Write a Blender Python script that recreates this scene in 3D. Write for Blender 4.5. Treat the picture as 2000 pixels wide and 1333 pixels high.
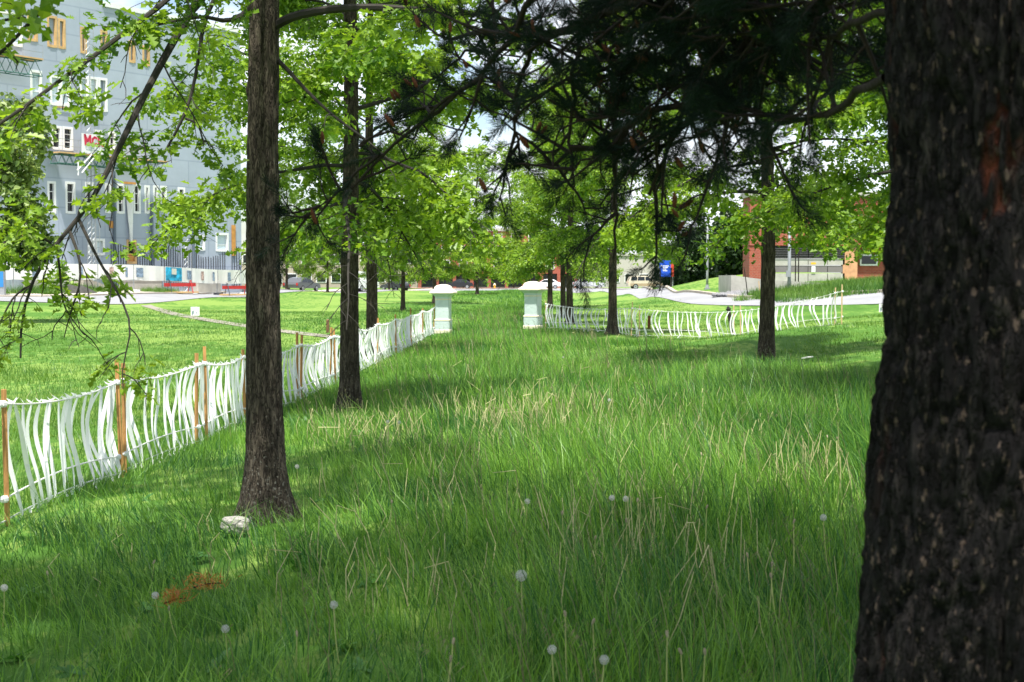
import bpy, bmesh, math, random
import numpy as np
from mathutils import Vector, Matrix, Euler

for o in list(bpy.data.objects):
    bpy.data.objects.remove(o)
SC = bpy.context.scene
COL = SC.collection
R = math.radians

# ------------------------------------------------------------------ camera
F = 2778.0                      # focal length in photograph pixels (50 mm on 36 mm)
EYE = 1.65
PITCH = math.atan(120.5 / F)
cam_d = bpy.data.cameras.new('camera')
cam_d.lens = 50; cam_d.sensor_width = 36; cam_d.clip_end = 3000; cam_d.clip_start = 0.05
cam_d.dof.use_dof = True; cam_d.dof.focus_distance = 15.0; cam_d.dof.aperture_fstop = 7.1
cam = bpy.data.objects.new('camera', cam_d); COL.objects.link(cam)
cam.location = (0, 0, EYE); cam.rotation_euler = (R(90) - PITCH, 0, 0)
SC.camera = cam

# ------------------------------------------------------------------ sky, sun, exposure
SUN_EL, SUN_AZ = 70.0, 186.0     # azimuth clockwise from +Y: behind the camera
W = bpy.data.worlds.new('World'); SC.world = W; W.use_nodes = True
nt = W.node_tree; nt.nodes.clear()
out = nt.nodes.new('ShaderNodeOutputWorld'); bg = nt.nodes.new('ShaderNodeBackground')
sky = nt.nodes.new('ShaderNodeTexSky'); sky.sky_type = 'NISHITA'; sky.sun_disc = False
sky.sun_elevation = R(SUN_EL); sky.sun_rotation = R(SUN_AZ); sky.air_density = 1.0; sky.dust_density = 1.2
tc = nt.nodes.new('ShaderNodeTexCoord')
mp = nt.nodes.new('ShaderNodeMapping'); mp.inputs['Scale'].default_value = (1, 1, 2.2)
nz = nt.nodes.new('ShaderNodeTexNoise'); nz.inputs['Scale'].default_value = 5.0; nz.inputs['Detail'].default_value = 7; nz.inputs['Roughness'].default_value = 0.58
rp = nt.nodes.new('ShaderNodeValToRGB'); rp.color_ramp.elements[0].position = 0.40; rp.color_ramp.elements[1].position = 0.55
mx = nt.nodes.new('ShaderNodeMix'); mx.data_type = 'RGBA'
mx.inputs['B'].default_value = (6.2, 6.5, 7.0, 1)
L = nt.links.new
L(tc.outputs['Generated'], mp.inputs['Vector']); L(mp.outputs['Vector'], nz.inputs['Vector'])
L(nz.outputs['Fac'], rp.inputs['Fac']); L(rp.outputs['Color'], mx.inputs['Factor'])
L(sky.outputs['Color'], mx.inputs['A']); L(mx.outputs['Result'], bg.inputs['Color'])
bg.inputs['Strength'].default_value = 0.105
L(bg.outputs['Background'], out.inputs['Surface'])

sd = bpy.data.lights.new('sun', 'SUN'); sd.energy = 5.0; sd.angle = R(1.6); sd.color = (1.0, 0.95, 0.86)
sun = bpy.data.objects.new('sun', sd); COL.objects.link(sun)
az = R(SUN_AZ); el = R(SUN_EL)
sdir = Vector((math.sin(az) * math.cos(el), math.cos(az) * math.cos(el), math.sin(el)))
sun.rotation_euler = (-sdir).to_track_quat('-Z', 'Y').to_euler(); sun.location = sdir * 50
vs = SC.view_settings
vs.view_transform = 'Standard'; vs.look = 'None'; vs.gamma = 1.0; vs.use_curve_mapping = False
vs.exposure = 1.03
SC.cycles.max_bounces = 4; SC.cycles.diffuse_bounces = 2; SC.cycles.transmission_bounces = 3; SC.cycles.glossy_bounces = 2
SC.cycles.use_denoising = True
SC.cycles.sample_clamp_indirect = 6

# ------------------------------------------------------------------ helpers
cp, sp = math.cos(PITCH), math.sin(PITCH)
def ray(px, py):
    """direction through a photograph pixel, scaled to unit Y"""
    a = (px - 1000) / F; b = (666.5 - py) / F
    y = cp + b * sp; z = -sp + b * cp
    return a / y, z / y
def at(px, py, Y):
    a, z = ray(px, py)
    return Vector((a * Y, Y, EYE + z * Y))
def xat(px, Y):
    return (px - 1000) / F * Y

# ---- terrain: smooth surface through surveyed spots (X, Y, height)
CTRL = [(0,0,0),(0,5,0),(0,12,0),(0,20,0),(0,30,0.02),(0,46,0.0),(0,70,0.05),(0,110,0.05),(0,150,0.05),(0,200,0.08),(0,240,0.1),
 (-3.4,9.6,-.02),(-3.45,12.5,-.08),(-3.3,15,-.08),(-3.4,19,-.18),(-3.0,24,-.16),(-2.9,31,-.15),(-2.5,46,-.10),
 (-6,10,-.1),(-8,20,-.25),(-10,35,-.3),(-14,50,-.2),(-20,70,-.08),(-10,70,-.1),(-8,100,0),(-6,150,0),
 (-23,87,.02),(-28.8,80,.42),(-32,92,.5),(-25.7,98,.56),(-20.8,110,.22),(-23,122,.68),(-16.2,150,.14),(-17.8,165,.40),(-9.9,190,0),(-10,215,.15),
 (-28,104,.75),(-30,112,.85),(-24,130,.8),(-50,80,.6),(-60,120,.9),(-30,60,0.05),(-30,30,-.1),(-30,5,0),
 (4.8,26.6,0),(3,38,-.05),(6.1,38.7,-.05),(7.9,34,.58),(6.2,25,.33),(5,17,.12),(2.3,43,-.02),(1.8,52,0),
 (9,50,.1),(11,68,.3),(12,76,.5),(14.3,66,.49),(18,62,.6),(8.5,95,.2),(11.5,110,.52),(7.6,140,.14),(13.8,160,.44),(12,200,.3),
 (12.3,90,1.05),(16.3,105,2.2),(12.3,80,.85),(16,76,1.0),(19,72,1.35),(20,88,1.6),(24,100,1.9),(10.4,100,.85),(12.4,120,.9),(15,130,1.0),(20,165,.5),
 (14,45,.7),(16,30,.8),(22,60,1.1),(30,70,1.5),(30,40,1.0),(30,5,.5),(10,5,.1),(35,120,1.6),(40,200,.4),
 (-60,-30,0),(60,-30,0),(0,-30,0),(-90,200,.6),(-60,300,.2),(0,300,.1),(60,300,.2),(-200,400,0),(200,400,0),(0,450,0),(-200,-50,0),(200,-50,0),(-200,150,.5),(200,150,.8)]
_P = np.array([(c[0], c[1]) for c in CTRL], float); _V = np.array([c[2] for c in CTRL], float)
def _phi(r):
    return np.where(r > 1e-9, r * r * np.log(r + 1e-12), 0)
_n = len(_P)
_A = _phi(np.linalg.norm(_P[:, None] - _P[None], axis=2)) + np.diag(np.where(_P[:, 1] < 52, 0.4, 14.0))
_M = np.zeros((_n + 3, _n + 3)); _M[:_n, :_n] = _A; _M[:_n, _n] = 1; _M[:_n, _n + 1:] = _P; _M[_n, :_n] = 1; _M[_n + 1:, :_n] = _P.T
_W = np.linalg.solve(_M, np.concatenate([_V, np.zeros(3)]))
def harr(X, Y):
    X = np.asarray(X, float); Y = np.asarray(Y, float); sh = X.shape
    Q = np.stack([X.ravel(), Y.ravel()], 1); outv = np.zeros(len(Q))
    for i in range(0, len(Q), 20000):
        q = Q[i:i + 20000]
        d = _phi(np.linalg.norm(q[:, None] - _P[None], axis=2))
        outv[i:i + 20000] = d @ _W[:_n] + _W[_n] + q @ _W[_n + 1:]
    rr = np.hypot(Q[:, 0], Q[:, 1] - 80); k = np.clip((rr - 220) / 150, 0, 1); outv = outv * (1 - k)
    return np.clip(outv, -1.2, 3.0).reshape(sh)
def h(x, y):
    return float(harr(np.array([x]), np.array([y]))[0])
def onground(px, Y, dz=0.0):
    x = xat(px, Y); return Vector((x, Y, h(x, Y) + dz))

class MB:
    def __init__(s): s.v = []; s.f = []; s.mi = []
    def quad(s, a, b, c, d, m=0):
        n = len(s.v); s.v += [tuple(a), tuple(b), tuple(c), tuple(d)]; s.f.append((n, n + 1, n + 2, n + 3)); s.mi.append(m)
    def poly(s, pts, m=0):
        n = len(s.v); s.v += [tuple(p) for p in pts]; s.f.append(tuple(range(n, n + len(pts)))); s.mi.append(m)
    def box(s, c, size, M=None, m=0):
        n = len(s.v); hx, hy, hz = size[0] / 2, size[1] / 2, size[2] / 2
        for dx, dy, dz in ((-1,-1,-1),(1,-1,-1),(1,1,-1),(-1,1,-1),(-1,-1,1),(1,-1,1),(1,1,1),(-1,1,1)):
            p = Vector((dx * hx, dy * hy, dz * hz))
            if M is not None: p = M @ p
            s.v.append((c[0] + p[0], c[1] + p[1], c[2] + p[2]))
        for q in ((0,3,2,1),(4,5,6,7),(0,1,5,4),(1,2,6,5),(2,3,7,6),(3,0,4,7)):
            s.f.append(tuple(n + i for i in q)); s.mi.append(m)
    def tube(s, pts, rad, sides=6, cap=True, m=0):
        pts = [Vector(p) for p in pts]; n0 = len(s.v); k = len(pts)
        if not hasattr(rad, '__len__'): rad = [rad] * k
        up = None
        for i in range(k):
            t = (pts[min(i + 1, k - 1)] - pts[max(i - 1, 0)])
            if t.length < 1e-9: t = Vector((0, 0, 1))
            t.normalize()
            if up is None:
                up = t.orthogonal()
            up = up - t * up.dot(t)
            if up.length < 1e-6: up = t.orthogonal()
            up.normalize(); b = t.cross(up)
            for j in range(sides):
                a = 2 * math.pi * j / sides
                p = pts[i] + (up * math.cos(a) + b * math.sin(a)) * rad[i]
                s.v.append((p.x, p.y, p.z))
        for i in range(k - 1):
            for j in range(sides):
                a = n0 + i * sides + j; b_ = n0 + i * sides + (j + 1) % sides
                s.f.append((a, b_, b_ + sides, a + sides)); s.mi.append(m)
        if cap:
            s.f.append(tuple(n0 + sides - 1 - j for j in range(sides))); s.mi.append(m)
            s.f.append(tuple(n0 + (k - 1) * sides + j for j in range(sides))); s.mi.append(m)
    def loft(s, rings, m=0, cap=True):
        """rings: list of equally long point loops"""
        n0 = len(s.v); c = len(rings[0])
        for r_ in rings: s.v += [tuple(p) for p in r_]
        for i in range(len(rings) - 1):
            for j in range(c):
                a = n0 + i * c + j; b_ = n0 + i * c + (j + 1) % c
                s.f.append((a, b_, b_ + c, a + c)); s.mi.append(m)
        if cap:
            s.f.append(tuple(n0 + c - 1 - j for j in range(c))); s.mi.append(m)
            s.f.append(tuple(n0 + (len(rings) - 1) * c + j for j in range(c))); s.mi.append(m)
    def mesh(s, name, mats, off=None, smooth=False):
        me = bpy.data.meshes.new(name)
        v = s.v
        if off is not None:
            v = [(a - off[0], b - off[1], c - off[2]) for a, b, c in v]
        me.from_pydata(v, [], s.f); me.update()
        if not isinstance(mats, (list, tuple)): mats = [mats]
        for m in mats: me.materials.append(m)
        if any(s.mi): me.polygons.foreach_set('material_index', s.mi)
        if smooth: me.polygons.foreach_set('use_smooth', [True] * len(me.polygons))
        return me
    def build(s, name, mats, parent=None, smooth=False, world=True):
        off = parent.matrix_world.translation if False else (parent.location if (parent is not None and world) else None)
        if parent is not None and parent.parent is not None and world:
            off = parent.location + parent.parent.location
        me = s.mesh(name, mats, off, smooth)
        o = bpy.data.objects.new(name, me); COL.objects.link(o)
        if parent is not None: o.parent = parent
        return o

def tag(o, label=None, cat=None, group=None, kind=None):
    if label: o['label'] = label
    if cat: o['category'] = cat
    if group: o['group'] = group
    if kind: o['kind'] = kind
    return o
def thing(name, loc, label, cat, group=None, rz=0.0):
    o = bpy.data.objects.new(name, None); COL.objects.link(o); o.empty_display_size = 0.2
    o.location = loc; o.rotation_euler = (0, 0, rz)
    return tag(o, label, cat, group)
def linkobj(name, me, parent=None, loc=(0, 0, 0), rot=(0, 0, 0), scale=(1, 1, 1)):
    o = bpy.data.objects.new(name, me); COL.objects.link(o)
    if parent is not None: o.parent = parent
    o.location = loc; o.rotation_euler = rot; o.scale = scale
    return o
def copy_tree(o, parent=None):
    c = o.copy(); COL.objects.link(c); c.parent = parent
    for ch in list(o.children): copy_tree(ch, c)
    return c

# ------------------------------------------------------------------ materials
def newmat(name):
    m = bpy.data.materials.new(name); m.use_nodes = True
    t = m.node_tree; b = t.nodes['Principled BSDF']
    return m, t, b
def mat(name, col, rough=0.7, metal=0.0, var=0.12, scale=6.0, bump=0.0, bscale=None, stretch=None, spec=0.35):
    """plain surface with noise wear in colour and a fine relief"""
    m, t, b = newmat(name)
    b.inputs['Roughness'].default_value = rough; b.inputs['Metallic'].default_value = metal
    b.inputs['Specular IOR Level'].default_value = spec
    co = t.nodes.new('ShaderNodeTexCoord'); src = co.outputs['Object']
    if stretch:
        mpn = t.nodes.new('ShaderNodeMapping'); mpn.inputs['Scale'].default_value = stretch
        t.links.new(src, mpn.inputs['Vector']); src = mpn.outputs['Vector']
    n = t.nodes.new('ShaderNodeTexNoise'); n.inputs['Scale'].default_value = scale; n.inputs['Detail'].default_value = 6
    n.inputs['Roughness'].default_value = 0.65
    t.links.new(src, n.inputs['Vector'])
    r_ = t.nodes.new('ShaderNodeValToRGB')
    r_.color_ramp.elements[0].position = 0.3; r_.color_ramp.elements[1].position = 0.72
    r_.color_ramp.elements[0].color = tuple(c * (1 - var) for c in col) + (1,)
    r_.color_ramp.elements[1].color = tuple(min(1, c * (1 + var)) for c in col) + (1,)
    t.links.new(n.outputs['Fac'], r_.inputs['Fac']); t.links.new(r_.outputs['Color'], b.inputs['Base Color'])
    if bump:
        n2 = t.nodes.new('ShaderNodeTexNoise'); n2.inputs['Scale'].default_value = bscale or scale * 4; n2.inputs['Detail'].default_value = 5
        t.links.new(src, n2.inputs['Vector'])
        bp = t.nodes.new('ShaderNodeBump'); bp.inputs['Strength'].default_value = bump; bp.inputs['Distance'].default_value = 0.02
        t.links.new(n2.outputs['Fac'], bp.inputs['Height']); t.links.new(bp.outputs['Normal'], b.inputs['Normal'])
    return m
def leafmat(name, dark, light, trans, tfac=0.45, rough=0.45, nscale=0.35, spec=0.4, vamp=0.5):
    m, t, b = newmat(name)
    nd = t.nodes; ln = t.links.new
    oi = nd.new('ShaderNodeAttribute'); oi.attribute_name = 'v'; geo = nd.new('ShaderNodeNewGeometry')
    n = nd.new('ShaderNodeTexNoise'); n.inputs['Scale'].default_value = nscale; n.inputs['Detail'].default_value = 3
    ln(geo.outputs['Position'], n.inputs['Vector'])
    a1 = nd.new('ShaderNodeMath'); a1.operation = 'MULTIPLY_ADD'; a1.inputs[1].default_value = vamp; a1.inputs[2].default_value = -vamp / 2
    ln(oi.outputs['Fac'], a1.inputs[0])
    a2 = nd.new('ShaderNodeMath'); a2.operation = 'ADD'; ln(n.outputs['Fac'], a2.inputs[0]); ln(a1.outputs[0], a2.inputs[1])
    last = a2
    r_ = nd.new('ShaderNodeValToRGB'); r_.color_ramp.elements[0].position = 0.25; r_.color_ramp.elements[1].position = 0.78
    r_.color_ramp.elements[0].color = dark + (1,); r_.color_ramp.elements[1].color = light + (1,)
    ln(last.outputs[0], r_.inputs['Fac']); ln(r_.outputs['Color'], b.inputs['Base Color'])
    b.inputs['Roughness'].default_value = rough; b.inputs['Specular IOR Level'].default_value = spec
    tr = nd.new('ShaderNodeBsdfTranslucent')
    mm = nd.new('ShaderNodeMix'); mm.data_type = 'RGBA'; mm.blend_type = 'MULTIPLY'; mm.inputs['Factor'].default_value = 1.0
    ln(r_.outputs['Color'], mm.inputs['A']); mm.inputs['B'].default_value = trans + (1,)
    ln(mm.outputs['Result'], tr.inputs['Color'])
    ms = nd.new('ShaderNodeMixShader'); ms.inputs['Fac'].default_value = tfac
    ln(b.outputs['BSDF'], ms.inputs[1]); ln(tr.outputs['BSDF'], ms.inputs[2])
    ln(ms.outputs['Shader'], nd['Material Output'].inputs['Surface'])
    return m
M_OAKLEAF = leafmat('oak_leaf', (0.070, 0.165, 0.012), (0.27, 0.42, 0.040), (1.35, 1.25, 0.6), 0.45)
M_MAPLELEAF = leafmat('maple_leaf', (0.06, 0.12, 0.025), (0.26, 0.34, 0.10), (1.2, 1.2, 0.6), 0.3)
M_DARKLEAF = leafmat('evergreen_leaf', (0.012, 0.03, 0.012), (0.04, 0.08, 0.025), (1.1, 1.2, 0.6), 0.2)
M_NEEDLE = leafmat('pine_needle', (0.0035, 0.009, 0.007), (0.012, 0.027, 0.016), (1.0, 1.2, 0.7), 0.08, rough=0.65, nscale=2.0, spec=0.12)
M_GRASS_TALL = leafmat('meadow_grass', (0.018, 0.100, 0.020), (0.20, 0.38, 0.050), (1.2, 1.2, 0.6), 0.33, nscale=0.55, vamp=0.95)
M_GRASS_LAWN = leafmat('lawn_grass', (0.038, 0.125, 0.017), (0.165, 0.29, 0.05), (1.2, 1.2, 0.55), 0.33, nscale=0.4)
M_SEED = leafmat('grass_panicle', (0.16, 0.16, 0.08), (0.36, 0.36, 0.20), (1.0, 1.0, 0.8), 0.3, nscale=1.0)
M_DRY = mat('dry_stalk', (0.40, 0.38, 0.19), 0.7, var=0.35, scale=1.5)
M_RIBBON = leafmat('white_ribbon', (0.80, 0.82, 0.84), (0.86, 0.87, 0.88), (0.95, 0.97, 1.0), 0.12, rough=0.6, nscale=3.0)
M_ROPE = mat('white_rope', (0.74, 0.74, 0.72), 0.8, var=0.15, scale=40)
M_STAKE = mat('stake_wood', (0.46, 0.24, 0.085), 0.75, var=0.35, scale=9, stretch=(6, 6, 0.6), bump=0.3)
M_STAKE2 = mat('pale_stake_wood', (0.55, 0.40, 0.22), 0.75, var=0.3, scale=9, stretch=(6, 6, 0.6))
M_TWIG = mat('oak_twig', (0.028, 0.025, 0.021), 0.85, var=0.4, scale=8)
M_PINETWIG = mat('pine_twig', (0.016, 0.010, 0.008), 0.9, var=0.5, scale=14, bump=0.4)
M_CONE = mat('pine_cone', (0.12, 0.036, 0.014), 0.8, var=0.4, scale=40)

def barkmat(name, dark, mid, light, scale, stretch, lich=0.0, attr=False):
    m, t, b = newmat(name); nd = t.nodes; ln = t.links.new
    co = nd.new('ShaderNodeTexCoord'); mpn = nd.new('ShaderNodeMapping'); mpn.inputs['Scale'].default_value = stretch
    ln(co.outputs['Object'], mpn.inputs['Vector'])
    n = nd.new('ShaderNodeTexNoise'); n.inputs['Scale'].default_value = scale; n.inputs['Detail'].default_value = 8; n.inputs['Roughness'].default_value = 0.7
    ln(mpn.outputs['Vector'], n.inputs['Vector'])
    vo = nd.new('ShaderNodeTexVoronoi'); vo.feature = 'DISTANCE_TO_EDGE'; vo.inputs['Scale'].default_value = scale * 0.8
    mp2 = nd.new('ShaderNodeVectorMath'); mp2.operation = 'ADD'
    nn = nd.new('ShaderNodeTexNoise'); nn.inputs['Scale'].default_value = scale * 1.5; ln(mpn.outputs['Vector'], nn.inputs['Vector'])
    sc_ = nd.new('ShaderNodeVectorMath'); sc_.operation = 'SCALE'; sc_.inputs['Scale'].default_value = 0.12
    ln(nn.outputs['Color'], sc_.inputs[0]); ln(mpn.outputs['Vector'], mp2.inputs[0]); ln(sc_.outputs[0], mp2.inputs[1])
    ln(mp2.outputs[0], vo.inputs['Vector'])
    r_ = nd.new('ShaderNodeValToRGB'); e = r_.color_ramp.elements
    e[0].position = 0.32; e[0].color = dark + (1,); e[1].position = 0.72; e[1].color = light + (1,)
    k = e.new(0.52); k.color = mid + (1,)
    ln(n.outputs['Fac'], r_.inputs['Fac'])
    vr = nd.new('ShaderNodeValToRGB'); vr.color_ramp.elements[0].position = 0.0; vr.color_ramp.elements[0].color = (0.35, 0.33, 0.32, 1)
    vr.color_ramp.elements[1].position = 0.12; vr.color_ramp.elements[1].color = (1, 1, 1, 1)
    ln(vo.outputs['Distance'], vr.inputs['Fac'])
    mu = nd.new('ShaderNodeMix'); mu.data_type = 'RGBA'; mu.blend_type = 'MULTIPLY'; mu.inputs['Factor'].default_value = 1.0
    ln(r_.outputs['Color'], mu.inputs['A']); ln(vr.outputs['Color'], mu.inputs['B'])
    col = mu.outputs['Result']
    if lich:
        ln2 = nd.new('ShaderNodeTexNoise'); ln2.inputs['Scale'].default_value = 42; ln2.inputs['Detail'].default_value = 4
        ln(co.outputs['Object'], ln2.inputs['Vector'])
        sx = nd.new('ShaderNodeSeparateXYZ'); ln(co.outputs['Object'], sx.inputs[0])
        zz = nd.new('ShaderNodeMapRange'); zz.inputs['From Min'].default_value = 0.0; zz.inputs['From Max'].default_value = 1.1
        zz.inputs['To Min'].default_value = 0.05; zz.inputs['To Max'].default_value = -0.12
        ln(sx.outputs['Z'], zz.inputs['Value'])
        ad = nd.new('ShaderNodeMath'); ad.operation = 'ADD'; ln(ln2.outputs['Fac'], ad.inputs[0]); ln(zz.outputs['Result'], ad.inputs[1])
        lr = nd.new('ShaderNodeValToRGB'); lr.color_ramp.elements[0].position = 0.60; lr.color_ramp.elements[1].position = 0.66
        ln(ad.outputs[0], lr.inputs['Fac'])
        sc2 = nd.new('ShaderNodeMath'); sc2.operation = 'MULTIPLY'; sc2.inputs[1].default_value = lich; ln(lr.outputs['Color'], sc2.inputs[0])
        mxl = nd.new('ShaderNodeMix'); mxl.data_type = 'RGBA'; ln(sc2.outputs[0], mxl.inputs['Factor']); ln(col, mxl.inputs['A'])
        mxl.inputs['B'].default_value = (0.17, 0.165, 0.14, 1); col = mxl.outputs['Result']
    if attr:
        at_ = nd.new('ShaderNodeAttribute'); at_.attribute_name = 'fissure'
        n3 = nd.new('ShaderNodeTexNoise'); n3.inputs['Scale'].default_value = 9; mp3 = nd.new('ShaderNodeMapping'); mp3.inputs['Scale'].default_value = (1, 1, .22); ln(co.outputs['Object'], mp3.inputs['Vector']); ln(mp3.outputs[0], n3.inputs['Vector'])
        r3 = nd.new('ShaderNodeValToRGB'); r3.color_ramp.elements[0].position = 0.60; r3.color_ramp.elements[1].position = 0.70; ln(n3.outputs['Fac'], r3.inputs['Fac'])
        mu3 = nd.new('ShaderNodeMath'); mu3.operation = 'MULTIPLY'; ln(at_.outputs['Fac'], mu3.inputs[0]); ln(r3.outputs['Color'], mu3.inputs[1])
        mx3 = nd.new('ShaderNodeMix'); mx3.data_type = 'RGBA'; ln(mu3.outputs[0], mx3.inputs['Factor']); ln(col, mx3.inputs['A'])
        mx3.inputs['B'].default_value = (0.10, 0.026, 0.013, 1); col = mx3.outputs['Result']
        # pale flakes
        n4 = nd.new('ShaderNodeTexNoise'); n4.inputs['Scale'].default_value = 58; n4.inputs['Detail'].default_value = 3
        mp4 = nd.new('ShaderNodeMapping'); mp4.inputs['Scale'].default_value = (1, 1, 0.5); ln(co.outputs['Object'], mp4.inputs['Vector']); ln(mp4.outputs[0], n4.inputs['Vector'])
        r4 = nd.new('ShaderNodeValToRGB'); r4.color_ramp.elements[0].position = 0.62; r4.color_ramp.elements[1].position = 0.68; ln(n4.outputs['Fac'], r4.inputs['Fac'])
        mx4 = nd.new('ShaderNodeMix'); mx4.data_type = 'RGBA'; ln(r4.outputs['Color'], mx4.inputs['Factor']); ln(col, mx4.inputs['A'])
        mx4.inputs['B'].default_value = (0.085, 0.062, 0.050, 1); col = mx4.outputs['Result']
    ln(col, b.inputs['Base Color']); b.inputs['Roughness'].default_value = 0.92; b.inputs['Specular IOR Level'].default_value = 0.15
    bp = nd.new('ShaderNodeBump'); bp.inputs['Strength'].default_value = 0.9; bp.inputs['Distance'].default_value = 0.012
    ad2 = nd.new('ShaderNodeMath'); ad2.operation = 'ADD'; ln(n.outputs['Fac'], ad2.inputs[0]); ln(vr.outputs['Color'], ad2.inputs[1])
    ln(ad2.outputs[0], bp.inputs['Height']); ln(bp.outputs['Normal'], b.inputs['Normal'])
    return m
M_OAKBARK = barkmat('oak_bark', (0.018, 0.015, 0.012), (0.072, 0.060, 0.046), (0.17, 0.145, 0.11), 30, (1, 1, 0.20), lich=0.75)
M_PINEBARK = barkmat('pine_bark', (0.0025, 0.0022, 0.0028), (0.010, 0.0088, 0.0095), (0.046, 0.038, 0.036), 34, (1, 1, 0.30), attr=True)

# ================================================================== GROUND
def spacing(vals):
    out_ = []
    for a, b, st in vals:
        out_ += list(np.arange(a, b, st))
    return np.array(out_)
gx = spacing([(-600, -120, 40), (-120, -48, 6), (-48, 40, 1.0), (40, 120, 5), (120, 601, 40)])
gy = spacing([(-120, -8, 14), (-8, 60, 0.8), (60, 235, 1.25), (235, 320, 8), (320, 1400, 60)])
GX, GY = np.meshgrid(gx, gy); GZ = harr(GX, GY)
rs = np.random.RandomState(4)
near = (np.abs(GX) < 45) & (GY < 70)
GZ = GZ + near * (0.02 * np.sin(GX * 1.7 + 0.6 * GY) * np.sin(GY * 1.3) + rs.uniform(-0.012, 0.012, GZ.shape))
nx_, ny_ = len(gx), len(gy)
V = np.stack([GX.ravel(), GY.ravel(), GZ.ravel()], 1)
idx = np.arange(nx_ * ny_).reshape(ny_, nx_)
Fq = np.stack([idx[:-1, :-1], idx[:-1, 1:], idx[1:, 1:], idx[1:, :-1]], -1).reshape(-1, 4)
me = bpy.data.meshes.new('lawn_ground'); me.from_pydata(V.tolist(), [], Fq.tolist()); me.update()
me.polygons.foreach_set('use_smooth', [True] * len(me.polygons))
mg, t, b = newmat('lawn_soil'); nd = t.nodes; ln = t.links.new
co = nd.new('ShaderNodeNewGeometry')
n1 = nd.new('ShaderNodeTexNoise'); n1.inputs['Scale'].default_value = 0.12; n1.inputs['Detail'].default_value = 5
n2 = nd.new('ShaderNodeTexNoise'); n2.inputs['Scale'].default_value = 3.5; n2.inputs['Detail'].default_value = 8; n2.inputs['Roughness'].default_value = 0.75
mpg = nd.new('ShaderNodeMapping'); mpg.inputs['Scale'].default_value = (1, 0.35, 1)
ln(co.outputs['Position'], n1.inputs['Vector']); ln(co.outputs['Position'], mpg.inputs['Vector']); ln(mpg.outputs[0], n2.inputs['Vector'])
ag = nd.new('ShaderNodeMath'); ag.operation = 'ADD'; ln(n1.outputs['Fac'], ag.inputs[0]); ln(n2.outputs['Fac'], ag.inputs[1])
rg = nd.new('ShaderNodeValToRGB'); e = rg.color_ramp.elements
rg.color_ramp.elements[0].position = 0.70; e[0].color = (0.035, 0.10, 0.014, 1); e[1].position = 1.28; e[1].color = (0.15, 0.235, 0.05, 1)
k = e.new(0.98); k.color = (0.075, 0.165, 0.026, 1)
hv = nd.new('ShaderNodeMath'); hv.operation = 'MULTIPLY'; hv.inputs[1].default_value = 0.5
for el_ in e: el_.position = el_.position * 0.5
ln(ag.outputs[0], hv.inputs[0]); ln(hv.outputs[0], rg.inputs['Fac']); ln(rg.outputs['Color'], b.inputs['Base Color'])
b.inputs['Roughness'].default_value = 0.95; b.inputs['Specular IOR Level'].default_value = 0.1
bp = nd.new('ShaderNodeBump'); bp.inputs['Strength'].default_value = 0.8; bp.inputs['Distance'].default_value = 0.06
ln(n2.outputs['Fac'], bp.inputs['Height']); ln(bp.outputs['Normal'], b.inputs['Normal'])
me.materials.append(mg)
ground = linkobj('ground', me); tag(ground, kind='structure')

# ---- roads, pavement, path (strips draped on the terrain)
M_ROAD = mat('weathered_asphalt', (0.23, 0.235, 0.25), 0.9, var=0.16, scale=0.6, bump=0.4, bscale=30)
M_KERB = mat('kerb_concrete', (0.36, 0.32, 0.27), 0.9, var=0.25, scale=1.2)
M_WALK = mat('pavement_concrete', (0.40, 0.36, 0.32), 0.9, var=0.15, scale=0.9)
M_BRICKPAVE = mat('brick_pavers', (0.38, 0.20, 0.16), 0.9, var=0.25, scale=2.5)
M_PATH = mat('gravel_path', (0.22, 0.205, 0.17), 0.95, var=0.3, scale=3.0, bump=0.6, bscale=20)
def resample(P, n):
    P = np.array(P, float); d = np.r_[0, np.cumsum(np.linalg.norm(np.diff(P, axis=0), axis=1))]
    s = np.linspace(0, d[-1], n); lin = np.stack([np.interp(s, d, P[:, i]) for i in range(P.shape[1])], 1)
    k = max(1, n // 24)
    for _ in range(14):
        q = lin.copy(); q[1:-1] = (lin[:-2] + lin[1:-1] * 2 + lin[2:]) / 4; lin = q
    return lin
def strip(name, A, B, material, dz, n=90, across=8, kind='structure'):
    A = resample(A, n); B = resample(B, n); mb = MB()
    T = np.linspace(0, 1, across + 1)
    P = A[:, None, :] * (1 - T)[None, :, None] + B[:, None, :] * T[None, :, None]
    Z = harr(P[..., 0], P[..., 1]) + dz
    W_ = across + 1
    mb.v = [(P[i, j, 0], P[i, j, 1], Z[i, j]) for i in range(n) for j in range(W_)]
    mb.f = [(i * W_ + j, i * W_ + j + 1, (i + 1) * W_ + j + 1, (i + 1) * W_ + j) for i in range(n - 1) for j in range(across)]
    mb.mi = [0] * len(mb.f)
    o = mb.build(name, material, smooth=True); tag(o, kind=kind); return o
def kerb(name, A, width, height, dz=0.0, n=120):
    A = resample(A, n); mb = MB(); T = np.gradient(A, axis=0); T /= np.linalg.norm(T, axis=1)[:, None]
    N = np.stack([-T[:, 1], T[:, 0]], 1); Z = harr(A[:, 0], A[:, 1]) + dz
    rings = []
    for i in range(n):
        a = A[i] - N[i] * width / 2; c = A[i] + N[i] * width / 2
        rings.append([(a[0], a[1], Z[i] - 0.15), (c[0], c[1], Z[i] - 0.15), (c[0], c[1], Z[i] + height - 0.015), (c[0] * .9 + a[0] * .1, c[1] * .9 + a[1] * .1, Z[i] + height),
                      (a[0] * .9 + c[0] * .1, a[1] * .9 + c[1] * .1, Z[i] + height), (a[0], a[1], Z[i] + height - 0.015)])
    mb.loft(rings); o = mb.build(name, M_KERB); tag(o, kind='structure'); return o
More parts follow.
